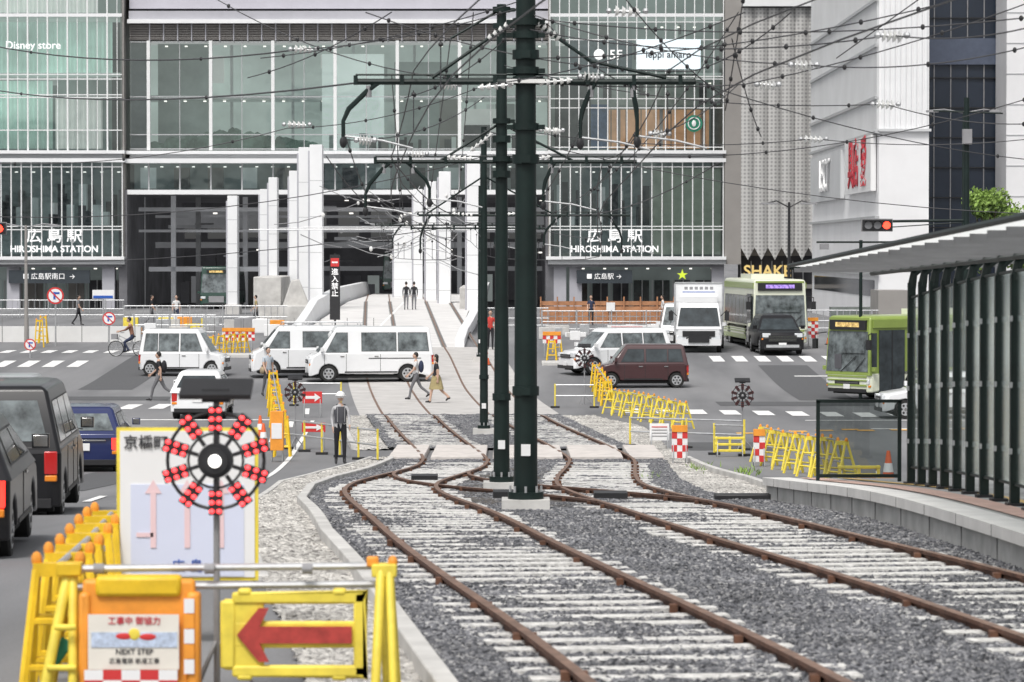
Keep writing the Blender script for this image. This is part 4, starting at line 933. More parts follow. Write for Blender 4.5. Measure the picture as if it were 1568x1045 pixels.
# ------------------------------------------------------------------ lamps, signals, signs
def signal(name,px,py,d,pz1,ppx):
    b=B(); x,z=X(px,d),Z(py,d); b.part('housing'); b.box((x,d,z),(.98,.16,.36),BLK); b.box((x,d+.1,z),(1.04,.03,.42),GREY)
    b.part('visors')
    for k in(-1,0,1):
        b.cyl((x+k*.3,d-.08,z),(x+k*.3,d-.1,z),.13,SIGR if k==1 else GREY,16); b.ring((x+k*.3,d-.14,z),.135,.018,BLK,'Y',12,5,0,math.pi)
        b.box((x+k*.3,d-.18,z+.14),(.24,.2,.02),BLK)
    b.part('arm'); xp=X(ppx,d); b.tube([(x,d+.14,z+.12),(xp,d+.14,z+.16)],.045,POLE,8); b.tube([(x,d+.14,z-.1),(xp,d+.14,z+.1)],.02,POLE,6)
    b.part('pole'); b.tube([(xp,d+.14,gzf(d)),(xp,d+.14,Z(pz1,d))],[.13,.09],POLE,12)
    b.part('fixtures'); b.tube([(xp-1.1,d+.14,Z(pz1+20,d)),(xp+1.2,d+.14,Z(pz1+24,d))],.03,POLE,6); b.box((xp,d,Z(pz1+60,d)),(.3,.25,.5),GREY)
    b.make(name)
signal('traffic_signal',1343,345,112,150,1480)
signal('traffic_signal',-14,350,112,150,-120)
b=B(); d=118; b.part('arm'); b.tube([(X(1250,d),d,Z(371,d)),(X(1420,d),d,Z(371,d))],.04,POLE,6); b.part('pole'); b.tube([(X(1318,d),d,gzf(d)),(X(1318,d),d,Z(368,d))],.06,POLE,8); b.part('camera'); b.box((X(1262,d),d,Z(378,d)),(.3,.3,.2),GREY); b.make('sign_gantry_arm')
b=B(); d=165; x=X(1208,d); b.part('pole'); b.tube([(x,d,1),(x,d,Z(310,d))],[.1,.06],BLK,8); b.part('arms')
for sg in(-1,1): b.tube([(x,d,Z(318,d)),(x+sg*.6,d,Z(308,d)),(x+sg*1.3,d,Z(313,d))],.04,BLK,6); b.box((x+sg*.95,d,Z(312,d)),(.8,.3,.09),GREY)
b.make('street_lamp')
for px,d,top in((40,150,345),(1475,140,170)):
    b=B(); x=X(px,d); b.part('pole'); b.tube([(0,0,0),(0,0,Z(top,d)-gzf(d))],[.1,.055],MATS['panel_taupe'] if px<100 else POLE,8); b.part('arms')
    h=Z(top,d)-gzf(d)
    for sg in(-1,1): b.tube([(0,0,h-.1),(sg*.8,0,h+.05),(sg*1.4,0,h)],.03,GREY,6); b.box((sg*1.3,0,h-.03),(.5,.2,.08),GREY)
    b.make('street_lamp',(x,d,gzf(d)))
def roundsign(px,py,r,base):
    x,d,z=P(px,base); b=B(); h=(Z(py,d)-z); rr=r*d/F; b.part('post'); b.tube([(0,0,0),(0,0,h+rr)],.035,STEEL,8)
    b.part('disc'); b.cyl((0,-.04,h),(0,-.06,h),rr,REDP,24); b.cyl((0,-.06,h),(0,-.066,h),rr*.8,WHT,24)
    b.part('symbol'); b.box((-rr*.1,-.07,h),(rr*.25,.008,rr*.9),BLUE); b.box((rr*.15,-.072,h+rr*.3),(rr*.7,.008,rr*.22),BLUE); b.box((0,-.075,h),(rr*1.6,.008,rr*.16),REDP,rot=Matrix.Rotation(R(45),3,'Y'))
    b.make('road_sign',(x,d,z))
roundsign(85,453,13,530); roundsign(167,488,10,534); roundsign(46,528,9,548)
b=B(); d=172; x=X(513,d); z=gzf(d); b.part('post'); b.tube([(0,0,0),(0,0,Z(388,d)-z)],.05,BLK,8); b.part('board'); b.box((0,-.08,Z(440,d)-z),(.52,.08,3.3),BLK); b.box((0,-.13,Z(402,d)-z),(.42,.03,.42),REDP); b.box((0,-.15,Z(402,d)-z),(.3,.02,.08),WHT)
ro=b.make('no_entry_sign',(x,d,z))
for k,ch in enumerate('進入禁止'): txt(ro,'lettering',ch,.36,TXTW,(0,-.13,Z(417+k*11,d)-z),ext=.004,wt=.01)
b=B(); d=190; x=X(158,d); b.part('board'); b.box((0,0,Z(451,d)-1),(1.2,.08,.5),WHT); b.box((0,-.05,Z(455,d)-1),(1.1,.02,.15),BLUE); b.part('post'); b.tube([(0,0.05,0),(0,.05,Z(445,d)-1)],.04,STEEL,6); b.make('direction_sign',(x,d,1.0))
# detour sign
b=B(); d=24.0; z=gzf(d); x=(X(178,d)+X(395,d))/2; w=X(395,d)-X(178,d); zt_,zb=Z(655,d)-z,Z(890,d)-z
b.part('board'); b.box((0,0,(zt_+zb)/2),(w,.02,zt_-zb),YEL2); b.box((0,-.014,(zt_+zb)/2),(w*.95,.012,(zt_-zb)*.955),WHT)
b.part('panel'); PALB=mat('sign_pale_blue',(.66,.7,.85),.6,var=.02); PALP=mat('sign_pale_pink',(.82,.6,.62),.6,var=.02); b.box((0,-.023,zb+.33*(zt_-zb)),(w*.8,.006,(zt_-zb)*.6),PALB)
for k,xx in enumerate((-.24,0,.24)): b.box((xx,-.03,zb+.4*(zt_-zb)),(.04,.006,.4),PALP); b.poly([(xx-.06,-.031,zb+.57*(zt_-zb)),(xx+.06,-.031,zb+.57*(zt_-zb)),(xx,-.031,zb+.66*(zt_-zb))],PALP)
b.box((-.3,-.031,zb+.3*(zt_-zb)),(.12,.004,.03),PALP)
b.part('stand'); 
for sg in(-1,1): b.tube([(sg*w*.45,.03,zt_),(sg*w*.47,.06,0)],.018,STEEL,6); b.tube([(sg*w*.45,.03,zb+.4),(sg*w*.45,.55,0)],.014,STEEL,6)
ro=b.make('detour_sign',(x,d,z)); txt(ro,'lettering','京橋町',.105,TXTK,(-w*.5+.05,-.03,zt_-.11),ext=.002,align='LEFT',wt=.01); txt(ro,'lettering','広 島',.1,BLUE,(.0,-.03,zb+.1),ext=.002)
def warnlight(px,py,dia,base=None,d=None,lit=True):
    if d is None: x,d,z=P(px,base)
    else: x=X(px,d); z=gzf(d)
    h=Z(py,d)-z; r=dia*d/F/2; b=B(); L1=REDL if lit else REDOFF
    b.part('post'); b.tube([(0,0,0),(0,0,h+r*1.25)],.02,GREY,8); 
    for k in range(3): q=k*2.1; b.tube([(0,0,.35),(math.cos(q)*.3,math.sin(q)*.3,0)],.014,GREY,5)
    b.part('wheel_frame'); b.ring((0,-.05,h),r*.88,r*.035,BLK,'Y',36,6); b.ring((0,-.06,h),r*.5,r*.025,BLK,'Y',24,5); b.cyl((0,-.1,h),(0,-.02,h),r*.32,BLK,24)
    b.cyl((0,-.12,h),(0,-.1,h),r*.24,BLK,20); b.sph((0,-.125,h),(r*.12,.03,r*.12),WLED if lit else GREY,12,6)
    for k in range(10):
        q=2*math.pi*(k+.5)/10; u=Vector((math.cos(q),0,math.sin(q))); n=Vector((-math.sin(q),0,math.cos(q))); c=Vector((0,-.07,h))
        M=Matrix((u,Vector((0,1,0)),n)).transposed()
        b.part('arms'); b.box(c+u*r*.66,(r*.66,.025,r*.07),BLK,rot=M); b.box(c+u*r*.76,(r*.46,.03,r*.24),BLK,rot=M)
        b.part('red_leds')
        for i in range(3):
            for j in(-1,1): b.sph(c+u*r*(.6+i*.16)+n*j*r*.066+Vector((0,-.02,0)),(r*.048,r*.03,r*.042),L1,8,6)
    b.part('solar_panel'); b.box((0,0,h+r*1.3),(r*1.3,r*.8,.03),BLK,rot=Matrix.Rotation(R(20),3,'X')); b.box((0,0,h+r*1.18),(r*.5,r*.4,.08),BLK)
    b.make('revolving_warning_light',(x,d,z))
warnlight(331,705,168,d=20.6); warnlight(452,601,34,base=690,lit=False); warnlight(1137,606,36,base=690,lit=False); warnlight(895,549,30,base=620,lit=False)
# ------------------------------------------------------------------ barriers
def aframe(b,x,y,z,rz=0,h=.85,m=YEL,tk=1.0):
    M=Matrix.Rotation(rz,3,'Z'); o=Vector((x,y,z))
    T=lambda v:o+M@Vector(v)
    b.part('stands')
    for sy in(-1,1):
        for sx in(-1,1): b.tube([T((sx*.2,sy*.26,0)),T((sx*.13,sy*.03,h))],[.032*tk,.028*tk],m,6)
        for t in(.28,.62): a=.2-.07*t; yy=sy*(.26-.23*t); b.tube([T((-a,yy,h*t)),T((a,yy,h*t))],.022*tk,m,5)
    b.box(T((0,0,h)),(.3,.1,.08),m,rot=rz); b.sph(T((-.13,0,h+.06)),(.035,.035,.05),ORG,8,5); b.sph(T((.13,0,h+.06)),(.035,.035,.05),ORG,8,5)
def fence(pts,name='barrier_fence',h=.8,n=None,m=YEL,pipes=True,rzo=math.pi/2):
    b=B(); P3=[Vector(p) for p in pts]; b.part('stands')
    for i in range(len(P3)-1):
        a,c=P3[i],P3[i+1]; k=n or max(1,int((c-a).length/1.0)); rz=math.atan2(c.y-a.y,c.x-a.x)+rzo
        for j in range(k+(1 if i==len(P3)-2 else 0)):
            p=a.lerp(c,j/k); aframe(b,p.x,p.y,gzf(p.y),rz+random.uniform(-.15,.15),h*random.uniform(.96,1.03),m)
        if pipes:
            b.part('pipes')
            for hh in(h+.02,h*.5): b.tube([(a.x,a.y,gzf(a.y)+hh),(c.x,c.y,gzf(c.y)+hh)],.02,STEEL,6)
    return b.make(name)
fence([P(913,593),P(930,622)],n=4,h=.8); fence([P(938,634),P(1046,657)],n=7,h=.75,m=YEL2,rzo=.5); fence([P(1170,708),P(1290,740)],n=6,h=.8,m=YEL2,rzo=.5); fence([P(418,612),P(424,655),P(432,700)],n=3,h=.9); fence([P(322,545),P(372,540)],n=3); fence([P(845,552),P(853,540)],n=1)
fence([P(60,532),P(66,526)],n=1,h=1.2)
fence([(X(88,20.4),20.4,0),(X(135,23),23,0),(X(170,26),26,0)],n=3)
def pipefence(p,q,name='pipe_barrier',h=.8,m=YEL2):
    a,c=Vector(p),Vector(q); b=B(); n=max(1,int((c-a).length/1.4)); b.part('posts')
    for j in range(n+1):
        t=a.lerp(c,j/n); z=gzf(t.y); b.tube([(t.x,t.y,z),(t.x,t.y,z+h)],.03,m,6); b.box((t.x,t.y,z+.03),(.3,.3,.06),BLK)
    b.part('pipes')
    for hh in(h*.95,h*.5): b.tube([(a.x,a.y,gzf(a.y)+hh),(c.x,c.y,gzf(c.y)+hh)],.025,STEEL,6)
    b.make(name)
pipefence(P(440,688),P(578,708)); pipefence(P(965,684),P(1140,690)); pipefence(P(850,625),P(910,625)); pipefence(P(450,622),P(522,622)); pipefence(P(1094,697),P(1140,699))
def cboard(px,py,wpx,hpx,base,kind='check',name='checker_barrier',d=None):
    x,dd_,z=P(px,base) if d is None else (X(px,d),d,gzf(d)); d=dd_; w,h=wpx*d/F,hpx*d/F; zc=Z(py,d)-z; b=B(); b.part('panel')
    if kind=='check':
        b.box((0,0,zc),(w,.05,h),WHT); n=max(2,round(w/.14)); m=max(2,round(h/.14))
        for i in range(n):
            for j in range(m):
                if (i+j)%2: b.box((-w/2+(i+.5)*w/n,-.028,zc-h/2+(j+.5)*h/m),(w/n,.008,h/m),REDP)
        b.box((0,0,zc+h/2+.08),(w,.1,.16),ORG)
    elif kind=='arrow':
        b.box((0,0,zc),(w,.04,h),REDP); b.box((-w*.1,-.025,zc),(w*.5,.01,h*.25),WHT); b.poly([(w*.42,-.028,zc),(w*.12,-.028,zc+h*.36),(w*.12,-.028,zc-h*.36)],WHT)
    elif kind=='orange':
        b.box((0,0,zc),(w,.3,h),ORG); b.box((0,-.155,zc),(w*.8,.01,h*.4),WHT)
    elif kind=='yellow':
        for q in(-.4,0,.4): b.box((0,0,zc+h*q),(w,.06,h*.16),YEL2)
        for q in(-.45,0,.45): b.box((w*q,0,zc),(w*.08,.05,h),YEL2)
    elif kind=='poster':
        b.box((0,0,zc),(w,.03,h),WHT)
        for k in range(4): b.box((0,-.02,zc+h*(.3-.18*k)),(w*.8,.008,h*.06),REDP if k==0 else GREY)
    b.part('feet')
    for sg in(-1,1): b.tube([(sg*w*.4,.03,zc+h*.4),(sg*w*.42,-.12,0)],.016,STEEL,5); b.tube([(sg*w*.4,.03,zc+h*.4),(sg*w*.42,.25,0)],.016,STEEL,5)
    b.make(name,(x,d,z),bevel=.01)
cboard(1041,682,24,40,712,'check'); cboard(1163,688,18,40,715,'check'); cboard(1010,662,30,26,690,'poster','poster_board'); cboard(478,609,30,18,640,'arrow','arrow_board'); cboard(424,660,20,60,708,'orange','water_barrier'); cboard(365,515,50,14,538,'check'); cboard(480,655,36,14,690,'arrow','arrow_board')
cboard(1118,681,46,24,700,'yellow','plastic_barrier') ; cboard(845,520,28,12,548,'check'); cboard(1000,512,18,30,540,'poster','notice_board')
cboard(1316,728,66,30,757,'yellow','plastic_barrier'); cboard(1245,505,16,26,532,'check'); cboard(960,505,60,14,534,'poster','notice_board'); cboard(1340,740,60,14,757,'orange','water_barrier')
def cone(px,base,h=.7):
    b=B(); b.part('base'); b.box((0,0,.02),(.38,.38,.04),BLK); b.part('cone'); b.cyl((0,0,.04),(0,0,h),.14,CONE,16,r1=.03)
    b.part('stripe'); b.cyl((0,0,h*.45),(0,0,h*.68),.098,WHT,16,r1=.072); b.make('traffic_cone',P(px,base))
cone(1361,750); cone(403,690); cone(398,676); cone(745,560); cone(1270,528)
# near barrier row
d=20.2; z=gzf(d); b=B(); s=F/d
b.part('pipes')
for py in(872,900): b.tube([(X(112,d),d,Z(py,d)),(X(604,d),d+.1,Z(py-2,d))],.022,STEEL,8)
for px in(150,320,470): b.cyl((X(px,d)-.03,d+.0,Z(872,d)),(X(px,d)+.03,d+.0,Z(872,d)),.032,GREY,10)
b.part('stands')
x=X(596,d)
for sy in(-1,1):
    b.tube([(x-.05+.03*sy,d+sy*.3,z),(x-.05,d+sy*.03,Z(872,d))],.03,YEL2,8); b.tube([(x+.04,d+sy*.3,z),(x+.0,d+sy*.03,Z(872,d))],.027,YEL2,8)
b.box((x-.03,d,Z(874,d)),(.15,.12,.08),YEL2); b.box((x-.1,d,Z(861,d)),(.07,.08,.06),ORG); b.sph((x+.02,d,Z(862,d)),(.03,.03,.04),ORG)
x=X(95,d)
for sy in(-1,1): b.tube([(x-.12,d+sy*.2,z-.05),(x+.03,d,Z(880,d))],.034,YEL2,8); b.tube([(x+.08,d+sy*.2,z-.05),(x+.06,d,Z(880,d))],.03,YEL2,8)
b.box((x+.04,d,Z(872,d)),(.15,.12,.08),YEL); b.box((x-.02,d-.02,Z(1000,d)),(.08,.02,.18),mat('paint_green',(.02,.2,.12),.5),rot=Matrix.Rotation(R(35),3,'Y'))
for q in(.3,.6): b.tube([(x-.12+.15*q,d-.17,z+q*.8),(x+.1,d-.17,z+q*.8)],.022,YEL2,6)
b.make('barrier_fence',bevel={'stands':.015})
b=B(); x0,x1=X(128,d),X(300,d); y0=d-.12; b.part('shell')
b.bb(x0,x1,y0,y0+.09,Z(1100,d),Z(886,d),ORG); b.bb(x0+.08,x1-.08,y0-.03,y0+.12,Z(912,d),Z(880,d),YEL)
b.bb(x0-.02,x0+.05,y0-.03,y0+.12,Z(1100,d),Z(905,d),ORG); b.bb(x1-.05,x1+.03,y0-.03,y0+.12,Z(1100,d),Z(905,d),ORG)
b.part('poster'); b.bb(x0+.04,x1-.09,y0-.045,y0-.035,Z(1022,d),Z(938,d),mat('poster_cream',(.78,.74,.66),.6,var=.05)); b.bb(x0+.06,x1-.1,y0-.05,y0-.046,Z(988,d),Z(965,d),mat('poster_blue',(.5,.58,.72),.6,var=.3,scale=30))
b.sph(((x0+x1)/2-.02,y0-.05,Z(968,d)),(.035,.004,.035),YEL2); b.sph(((x0+x1)/2-.08,y0-.05,Z(971,d)),(.05,.004,.02),REDP); b.sph(((x0+x1)/2+.06,y0-.05,Z(972,d)),(.05,.004,.02),REDP)
b.part('reflective_band')
for i in range(5):
    for j in range(5): b.box((x0+.075+i*.11,y0-.06,Z(1030,d)-j*.06),(.11,.008,.06),REDP if (i+j)%2 else WHT)
for j in range(5): b.box((x1-.03,y0-.04,Z(925,d)-j*.09),(.06,.008,.085),ORG if j%2 else WHT)
ro=b.make('plastic_barricade',bevel={'shell':.025}); txt(ro,'poster_text','工事中 御協力',.05,TXTR,((x0+x1)/2-.02,y0-.05,Z(948,d)),ext=.001,wt=.01); txt(ro,'poster_text','NEXT STEP',.045,TXTK,((x0+x1)/2-.02,y0-.05,Z(995,d)),ext=.001,wt=.01); txt(ro,'poster_text','広島電鉄 軌道工事',.036,TXTK,((x0+x1)/2-.02,y0-.05,Z(1009,d)),ext=.001)
b=B(); x0,x1=X(338,d),X(560,d); y0=d-.1; za,zb=Z(1036,d),Z(906,d); w=x1-x0
b.part('frame')
b.bb(x0+.07,x1,y0,y0+.05,zb-.07,zb,YEL2); b.bb(x0+.07,x1,y0,y0+.05,za,za+.07,YEL2); b.bb(x0,x0+.09,y0,y0+.05,za+.05,zb-.05,YEL2); b.bb(x1-.07,x1,y0,y0+.05,za,zb,YEL2)
b.bb(x0+.05,x1-.03,y0+.01,y0+.04,(za+zb)/2-.08,(za+zb)/2+.08,YEL2); b.bb(x0+.02,x0+.26,y0+.012,y0+.042,za+.04,zb-.04,YEL2)
for px in(375,520): b.bb(X(px,d)-.04,X(px,d)+.04,y0-.005,y0+.1,zb-.02,zb+.02,YEL2); b.bb(X(px,d)-.045,X(px,d)+.045,y0-.0,y0+.055,za-.02,za+.02,YEL2)
b.part('arrow'); zc=(za+zb)/2; ya=y0-.012
AP=[(x0+.1,zc),(x0+.23,zc+.16),(x0+.29,zc+.16),(x0+.235,zc+.05),(x1-.08,zc+.05),(x1-.08,zc-.05),(x0+.235,zc-.05),(x0+.29,zc-.16),(x0+.23,zc-.16)]
b.add([(a,ya,c) for a,c in AP]+[(a,ya+.02,c) for a,c in AP],[tuple(range(9)),tuple(range(17,8,-1))]+[(k,(k+1)%9,9+(k+1)%9,9+k) for k in range(9)],mat('arrow_red',(.42,.05,.04),.6,var=.25,scale=12))
b.make('arrow_board',bevel={'frame':.018})
# ------------------------------------------------------------------ background fences and walls
b=B(); d=158; b.part('wall'); b.bb(X(-200,d),X(215,d),d,d+.4,.6,Z(500,d),mat('wall_pale',(.72,.72,.71),.8,var=.08,scale=.8)); b.part('joints')
for k in range(20): x=X(-200,d)+k*.95*1.3; b.box((x,d-.003,1.3),(.03,.01,1.6),CONCD)
b.make('concrete_barrier_wall')
b=B(); d=198; b.part('boards')
for k in range(5): b.bb(X(828,d),X(1032,d),d,d+.05,Z(500-k*8,d),Z(493.5-k*8,d),BROWN)
b.part('posts')
for k in range(9): x=X(828,d)+k*.97; b.box((x,d-.06,1.7),(.08,.08,1.7),BROWN)
b.box((X(935,d),d-.1,Z(470,d)),(.5,.03,.5),WHT); b.make('hoarding_fence')
def railing(px0,px1,d,h=1.1,m=STEEL,name='metal_railing',dx=.35):
    b=B(); b.part('rails'); z=gzf(d); x0,x1=X(px0,d),X(px1,d)
    for hh in(h,h*.15,h*.5): b.tube([(x0,d,z+hh),(x1,d,z+hh)],.03,m,5)
    b.part('posts')
    for x in np.arange(x0,x1,dx): b.tube([(x,d,z),(x,d,z+h)],.018,m,4)
    for x in np.arange(x0,x1,1.8): b.tube([(x,d,z),(x,d,z+h+.06)],.04,m,6)
    b.make(name)
railing(-100,190,215); railing(190,440,186,1.2); railing(830,1060,176,1.1); railing(740,840,185); railing(205,330,170,1.0,STEEL); railing(1230,1345,178)
b=B(); b.part('planks')
for k in range(34):
    px=random.uniform(200,430); d=random.uniform(166,190); x=X(px,d); w=random.uniform(.2,1.0); h=random.uniform(.2,.8); b.box((x,d,gzf(d)+h/2),(w,.3,h),random.choice([WHT,GREY,CONC,CONC,STEEL,PANELW,YEL2,ORG]))
for k in range(22):
    px=random.uniform(830,1030); d=random.uniform(160,172); x=X(px,d); w=random.uniform(.3,1.2); h=random.uniform(.2,.6); b.box((x,d,gzf(d)+h/2),(w,.3,h),random.choice([WHT,GREY,CONC,STEEL,CONC]))
b.make('construction_materials',bevel=.02)
b=B(); b.part('island'); 
for (px0,px1,row) in((830,900,560),(340,420,548)): 
    x,d,z=P((px0+px1)/2,row); b.bb(X(px0,d),X(px1,d),d,d+2,z-.1,z+.14,CONC)
b.make('traffic_island',bevel=.03)
# ------------------------------------------------------------------ people
def person(name,loc,head,h=1.68,shirt=None,pants=None,shoes=BLK,stride=0,arms=(10,-10),sleeve='short',legs='long',helmet=False,hair='short',pack=None,skirt=None,sit=False,bag=None,vest=None,lean=0,elbow=25):
    k=h/1.72; V=Vector
    J={};
    J['pel']=V((0,0,.94)); J['sp']=V((.0+lean*.2,0,1.12)); J['ch']=V((lean*.4,0,1.32)); J['nk']=V((lean*.55,0,1.47)); J['hb']=V((lean*.6+.01,0,1.55))
    segs=[]; verts=[];edges=[];rad=[]
    def vtx(p,r): verts.append(V(p)*k); rad.append((r[0]*k,r[1]*k) if isinstance(r,tuple) else (r*k,r*k)); return len(verts)-1
    def ed(a,c,m): edges.append((a,c)); segs.append((verts[a],verts[c],m))
    pel=vtx(J['pel'],(.14,.11)); sp=vtx(J['sp'],(.125,.1)); ch=vtx(J['ch'],(.15,.115)); nk=vtx(J['nk'],.062); hb=vtx(J['hb'],.05)
    ed(pel,sp,shirt); ed(sp,ch,shirt); ed(ch,nk,shirt); ed(nk,hb,SKIN)
    hands=[]
    for sg,aa in((1,arms[0]),(-1,arms[1])):
        a=R(aa); sh=J['ch']+V((0,sg*.175,.09)); el=sh+V((math.sin(a)*.28,sg*.035,-math.cos(a)*.28)); a2=a+R(elbow); wr=el+V((math.sin(a2)*.245,-sg*.01,-math.cos(a2)*.245)); hd=wr+V((math.sin(a2)*.07,0,-math.cos(a2)*.07))
        s1=vtx(sh,.055); e1=vtx(el,.04); w1=vtx(wr,.027); h1=vtx(hd,(.03,.02))
        ed(ch,s1,shirt)
        if sleeve=='short':
            mid=vtx(sh.lerp(el,.6),.05); ed(s1,mid,shirt); ed(mid,e1,SKIN)
        else: ed(s1,e1,shirt)
        ed(e1,w1,shirt if sleeve=='long' else SKIN); ed(w1,h1,SKIN); hands.append((hd*k,a2,sg))
    for sg,st in((1,stride),(-1,-stride)):
        if sit: th,kn=R(62),R(75)+ (R(18) if sg>0 else -R(10))
        else: th=R(st); kn=R(8+abs(stride)*.2 if st>0 else abs(stride)*1.1+3)
        hp=J['pel']+V((0,sg*.09,-.05)); kne=hp+V((math.sin(th)*.43,sg*.005,-math.cos(th)*.43)); q=th-kn; an=kne+V((math.sin(q)*.41,0,-math.cos(q)*.41)); ft=q*.6
        toe=an+V((math.cos(ft)*.17,sg*.02,-.035+math.sin(ft)*.17)); heel=an+V((-.04,0,-.04))
        a=vtx(hp,.09); c=vtx(kne,.058); c2=vtx(kne.lerp(an,.35),.054); e=vtx(an,.038); t=vtx(toe,.033); he=vtx(heel,.034)
        ed(pel,a,pants); 
        if legs=='long': ed(a,c,pants); ed(c,c2,pants); ed(c2,e,pants)
        elif legs=='shorts': mm=vtx(hp.lerp(kne,.85),.07); ed(a,mm,pants); ed(mm,c,SKIN); ed(c,c2,SKIN); ed(c2,e,SKIN)
        ed(e,t,shoes); ed(e,he,shoes)
    minz=min(v.z for v in verts)-.035*k
    me=bpy.data.meshes.new('skel'); me.from_pydata(verts,edges,[]); o=bpy.data.objects.new('skel',me); scene.collection.objects.link(o)
    sk=o.modifiers.new('skin','SKIN'); sk.use_smooth_shade=True; sb=o.modifiers.new('sub','SUBSURF'); sb.levels=1; sb.render_levels=1
    for i,v in enumerate(me.skin_vertices[0].data): v.radius=rad[i]; v.use_root=(i==0)
    bpy.context.view_layer.update(); dg=bpy.context.evaluated_depsgraph_get(); nm=bpy.data.meshes.new_from_object(o.evaluated_get(dg)); bpy.data.objects.remove(o)
    nm.materials.clear(); ms=[]
    for s_ in segs:
        if s_[2] not in ms: ms.append(s_[2]); nm.materials.append(s_[2])
    for p in nm.polygons:
        c=p.center; best=1e9;bi=0
        for a,e,m in segs:
            ab=e-a; t=max(0,min(1,(c-a).dot(ab)/max(ab.length_squared,1e-9))); dist=(c-(a+ab*t)).length
            if dist<best: best=dist;bi=ms.index(m)
        p.material_index=bi; p.use_smooth=True
    root=bpy.data.objects.new(name,None); scene.collection.objects.link(root)
    bo=bpy.data.objects.new('figure',nm); scene.collection.objects.link(bo); bo.parent=root
    b=B(); b.part('head'); hc=(J['hb']+V((.015,0,.115)))*k
    b.sph(hc,(.092*k,.076*k,.115*k),SKIN,16,12); b.sph(hc+V((.03,0,-.045))*k,(.055*k,.055*k,.065*k),SKIN,12,8)
    b.sph(hc+V((.095,0,-.012))*k,(.018*k,.013*k,.022*k),SKIN,8,6)
    for sg in(-1,1):
        b.sph(hc+V((0,sg*.078,-.005))*k,(.02*k,.01*k,.03*k),SKIN,8,6)
        b.sph(hc+V((.08,sg*.03,.01))*k,(.01*k,.014*k,.009*k),WHT,8,6); b.sph(hc+V((.088,sg*.03,.01))*k,(.005*k,.007*k,.007*k),BLK,6,5); b.box(hc+V((.086,sg*.03,.03))*k,(.01*k,.03*k,.006*k),HAIR)
    b.box(hc+V((.085,0,-.05))*k,(.012*k,.04*k,.008*k),mat('lips',(.4,.15,.13),.5,var=0))
    b.part('hair')
    if helmet:
        b.sph(hc+V((-.005,0,.05))*k,(.13*k,.115*k,.105*k),WHT,18,10); b.cyl(hc+V((.01,0,.035))*k,hc+V((.01,0,.045))*k,.14*k,WHT,18); b.sph(hc+V((-.02,0,.0))*k,(.09*k,.08*k,.1*k),HAIR,12,8)
    else:
        b.sph(hc+V((-.022,0,.028))*k,(.095*k,.084*k,.108*k),HAIR,16,10)
        if hair=='long': b.sph(hc+V((-.055,0,-.07))*k,(.055*k,.08*k,.13*k),HAIR,12,8)
    b.part('hands')
    for hd,a2,sg in hands:
        dv=V((math.sin(a2),0,-math.cos(a2))); fw=V((math.cos(a2),0,math.sin(a2)))
        b.sph(hd,(.036*k,.016*k,.045*k),SKIN,8,6)
        for i,(off,ln) in enumerate(((-.026,.05),(-.009,.062),(.009,.068),(.026,.06))):
            p0=hd+(fw*off+dv*.03)*k; p1=p0+dv*ln*.5*k; p2=p1+(dv*ln*.45-V((0,sg*.02,0)))*k; b.tube([p0,p1,p2],[.009*k,.008*k,.006*k],SKIN,5)
        b.tube([hd+fw*.03*k,hd+(fw*.055+dv*.03)*k,hd+(fw*.05+dv*.06)*k],[.011*k,.009*k,.007*k],SKIN,5)
    if vest:
        b.part('vest'); b.tube([J['sp']*k+V((0,0,-.1*k)),J['sp']*k,J['ch']*k,(J['ch']*k)+V((0,0,.11*k))],[.155*k,.15*k,.17*k,.12*k],vest,14); 
        for sg in(-1,1): b.tube([V((.15,sg*.09,1.42))*k,V((.165,sg*.09,1.05))*k],.012*k,GREY,4)
    if pack: b.part('backpack'); b.sph((J['ch']+V((-.19,0,-.06)))*k,(.1*k,.15*k,.23*k),pack,12,8); 
    if bag: b.part('bag'); b.sph(V((.02,-.24,.95))*k,(.15*k,.07*k,.14*k),bag,10,8); b.tube([V((.0,-.2,1.05))*k,V((.02,.12,1.5))*k],.012*k,bag,4)
    if skirt: 
        b.part('skirt'); n=20; v=[];f=[]
        for j,(z,r) in enumerate(((1.02,.135),(.9,.175),(.7,.22),(.52,.26))):
            for i in range(n): q=2*math.pi*i/n; rr=r*(1+.06*math.sin(i*2.5)*(j/3)); v.append(V((math.cos(q)*rr*1.05,math.sin(q)*rr*.85,z))*k)
        for j in range(3):
            for i in range(n): f.append((j*n+i,j*n+(i+1)%n,(j+1)*n+(i+1)%n,(j+1)*n+i))
        b.add(v,f,skirt,True)
    b.make(name,parent=root)
    root.location=(loc[0],loc[1],loc[2]-minz if not sit else loc[2]); root.rotation_euler=(0,0,R(head))
    return root
cb,cw,cg,ct,cn,cy,cr_=cloth('black',(.02,.02,.024)),cloth('white',(.62,.62,.62)),cloth('grey',(.16,.16,.17)),cloth('tan',(.38,.3,.2)),cloth('navy',(.03,.04,.08)),cloth('mustard',(.34,.28,.14)),cloth('red',(.5,.05,.04))
person('construction_worker',P(521,712),-80,h=1.62,shirt=cloth('lightgrey',(.45,.45,.46)),pants=cb,helmet=True,sleeve='long',vest=cloth('vest_grey',(.07,.07,.08)),stride=5,arms=(12,-8),elbow=35)
person('pedestrian',P(243,615),172,h=1.68,shirt=cb,pants=cg,stride=26,arms=(-25,25),pack=cb)
person('pedestrian',P(410,608),-60,h=1.68,shirt=cloth('paleblue',(.42,.47,.52)),pants=cg,stride=12,arms=(-12,15),bag=ct)
person('pedestrian',P(637,613),182,h=1.62,shirt=cw,pants=cg,stride=24,arms=(20,-20),pack=cn)
person('pedestrian',P(668,618),176,h=1.62,shirt=cb,pants=cy,legs='shorts',skirt=cy,hair='long',stride=22,arms=(-20,22),bag=cb)
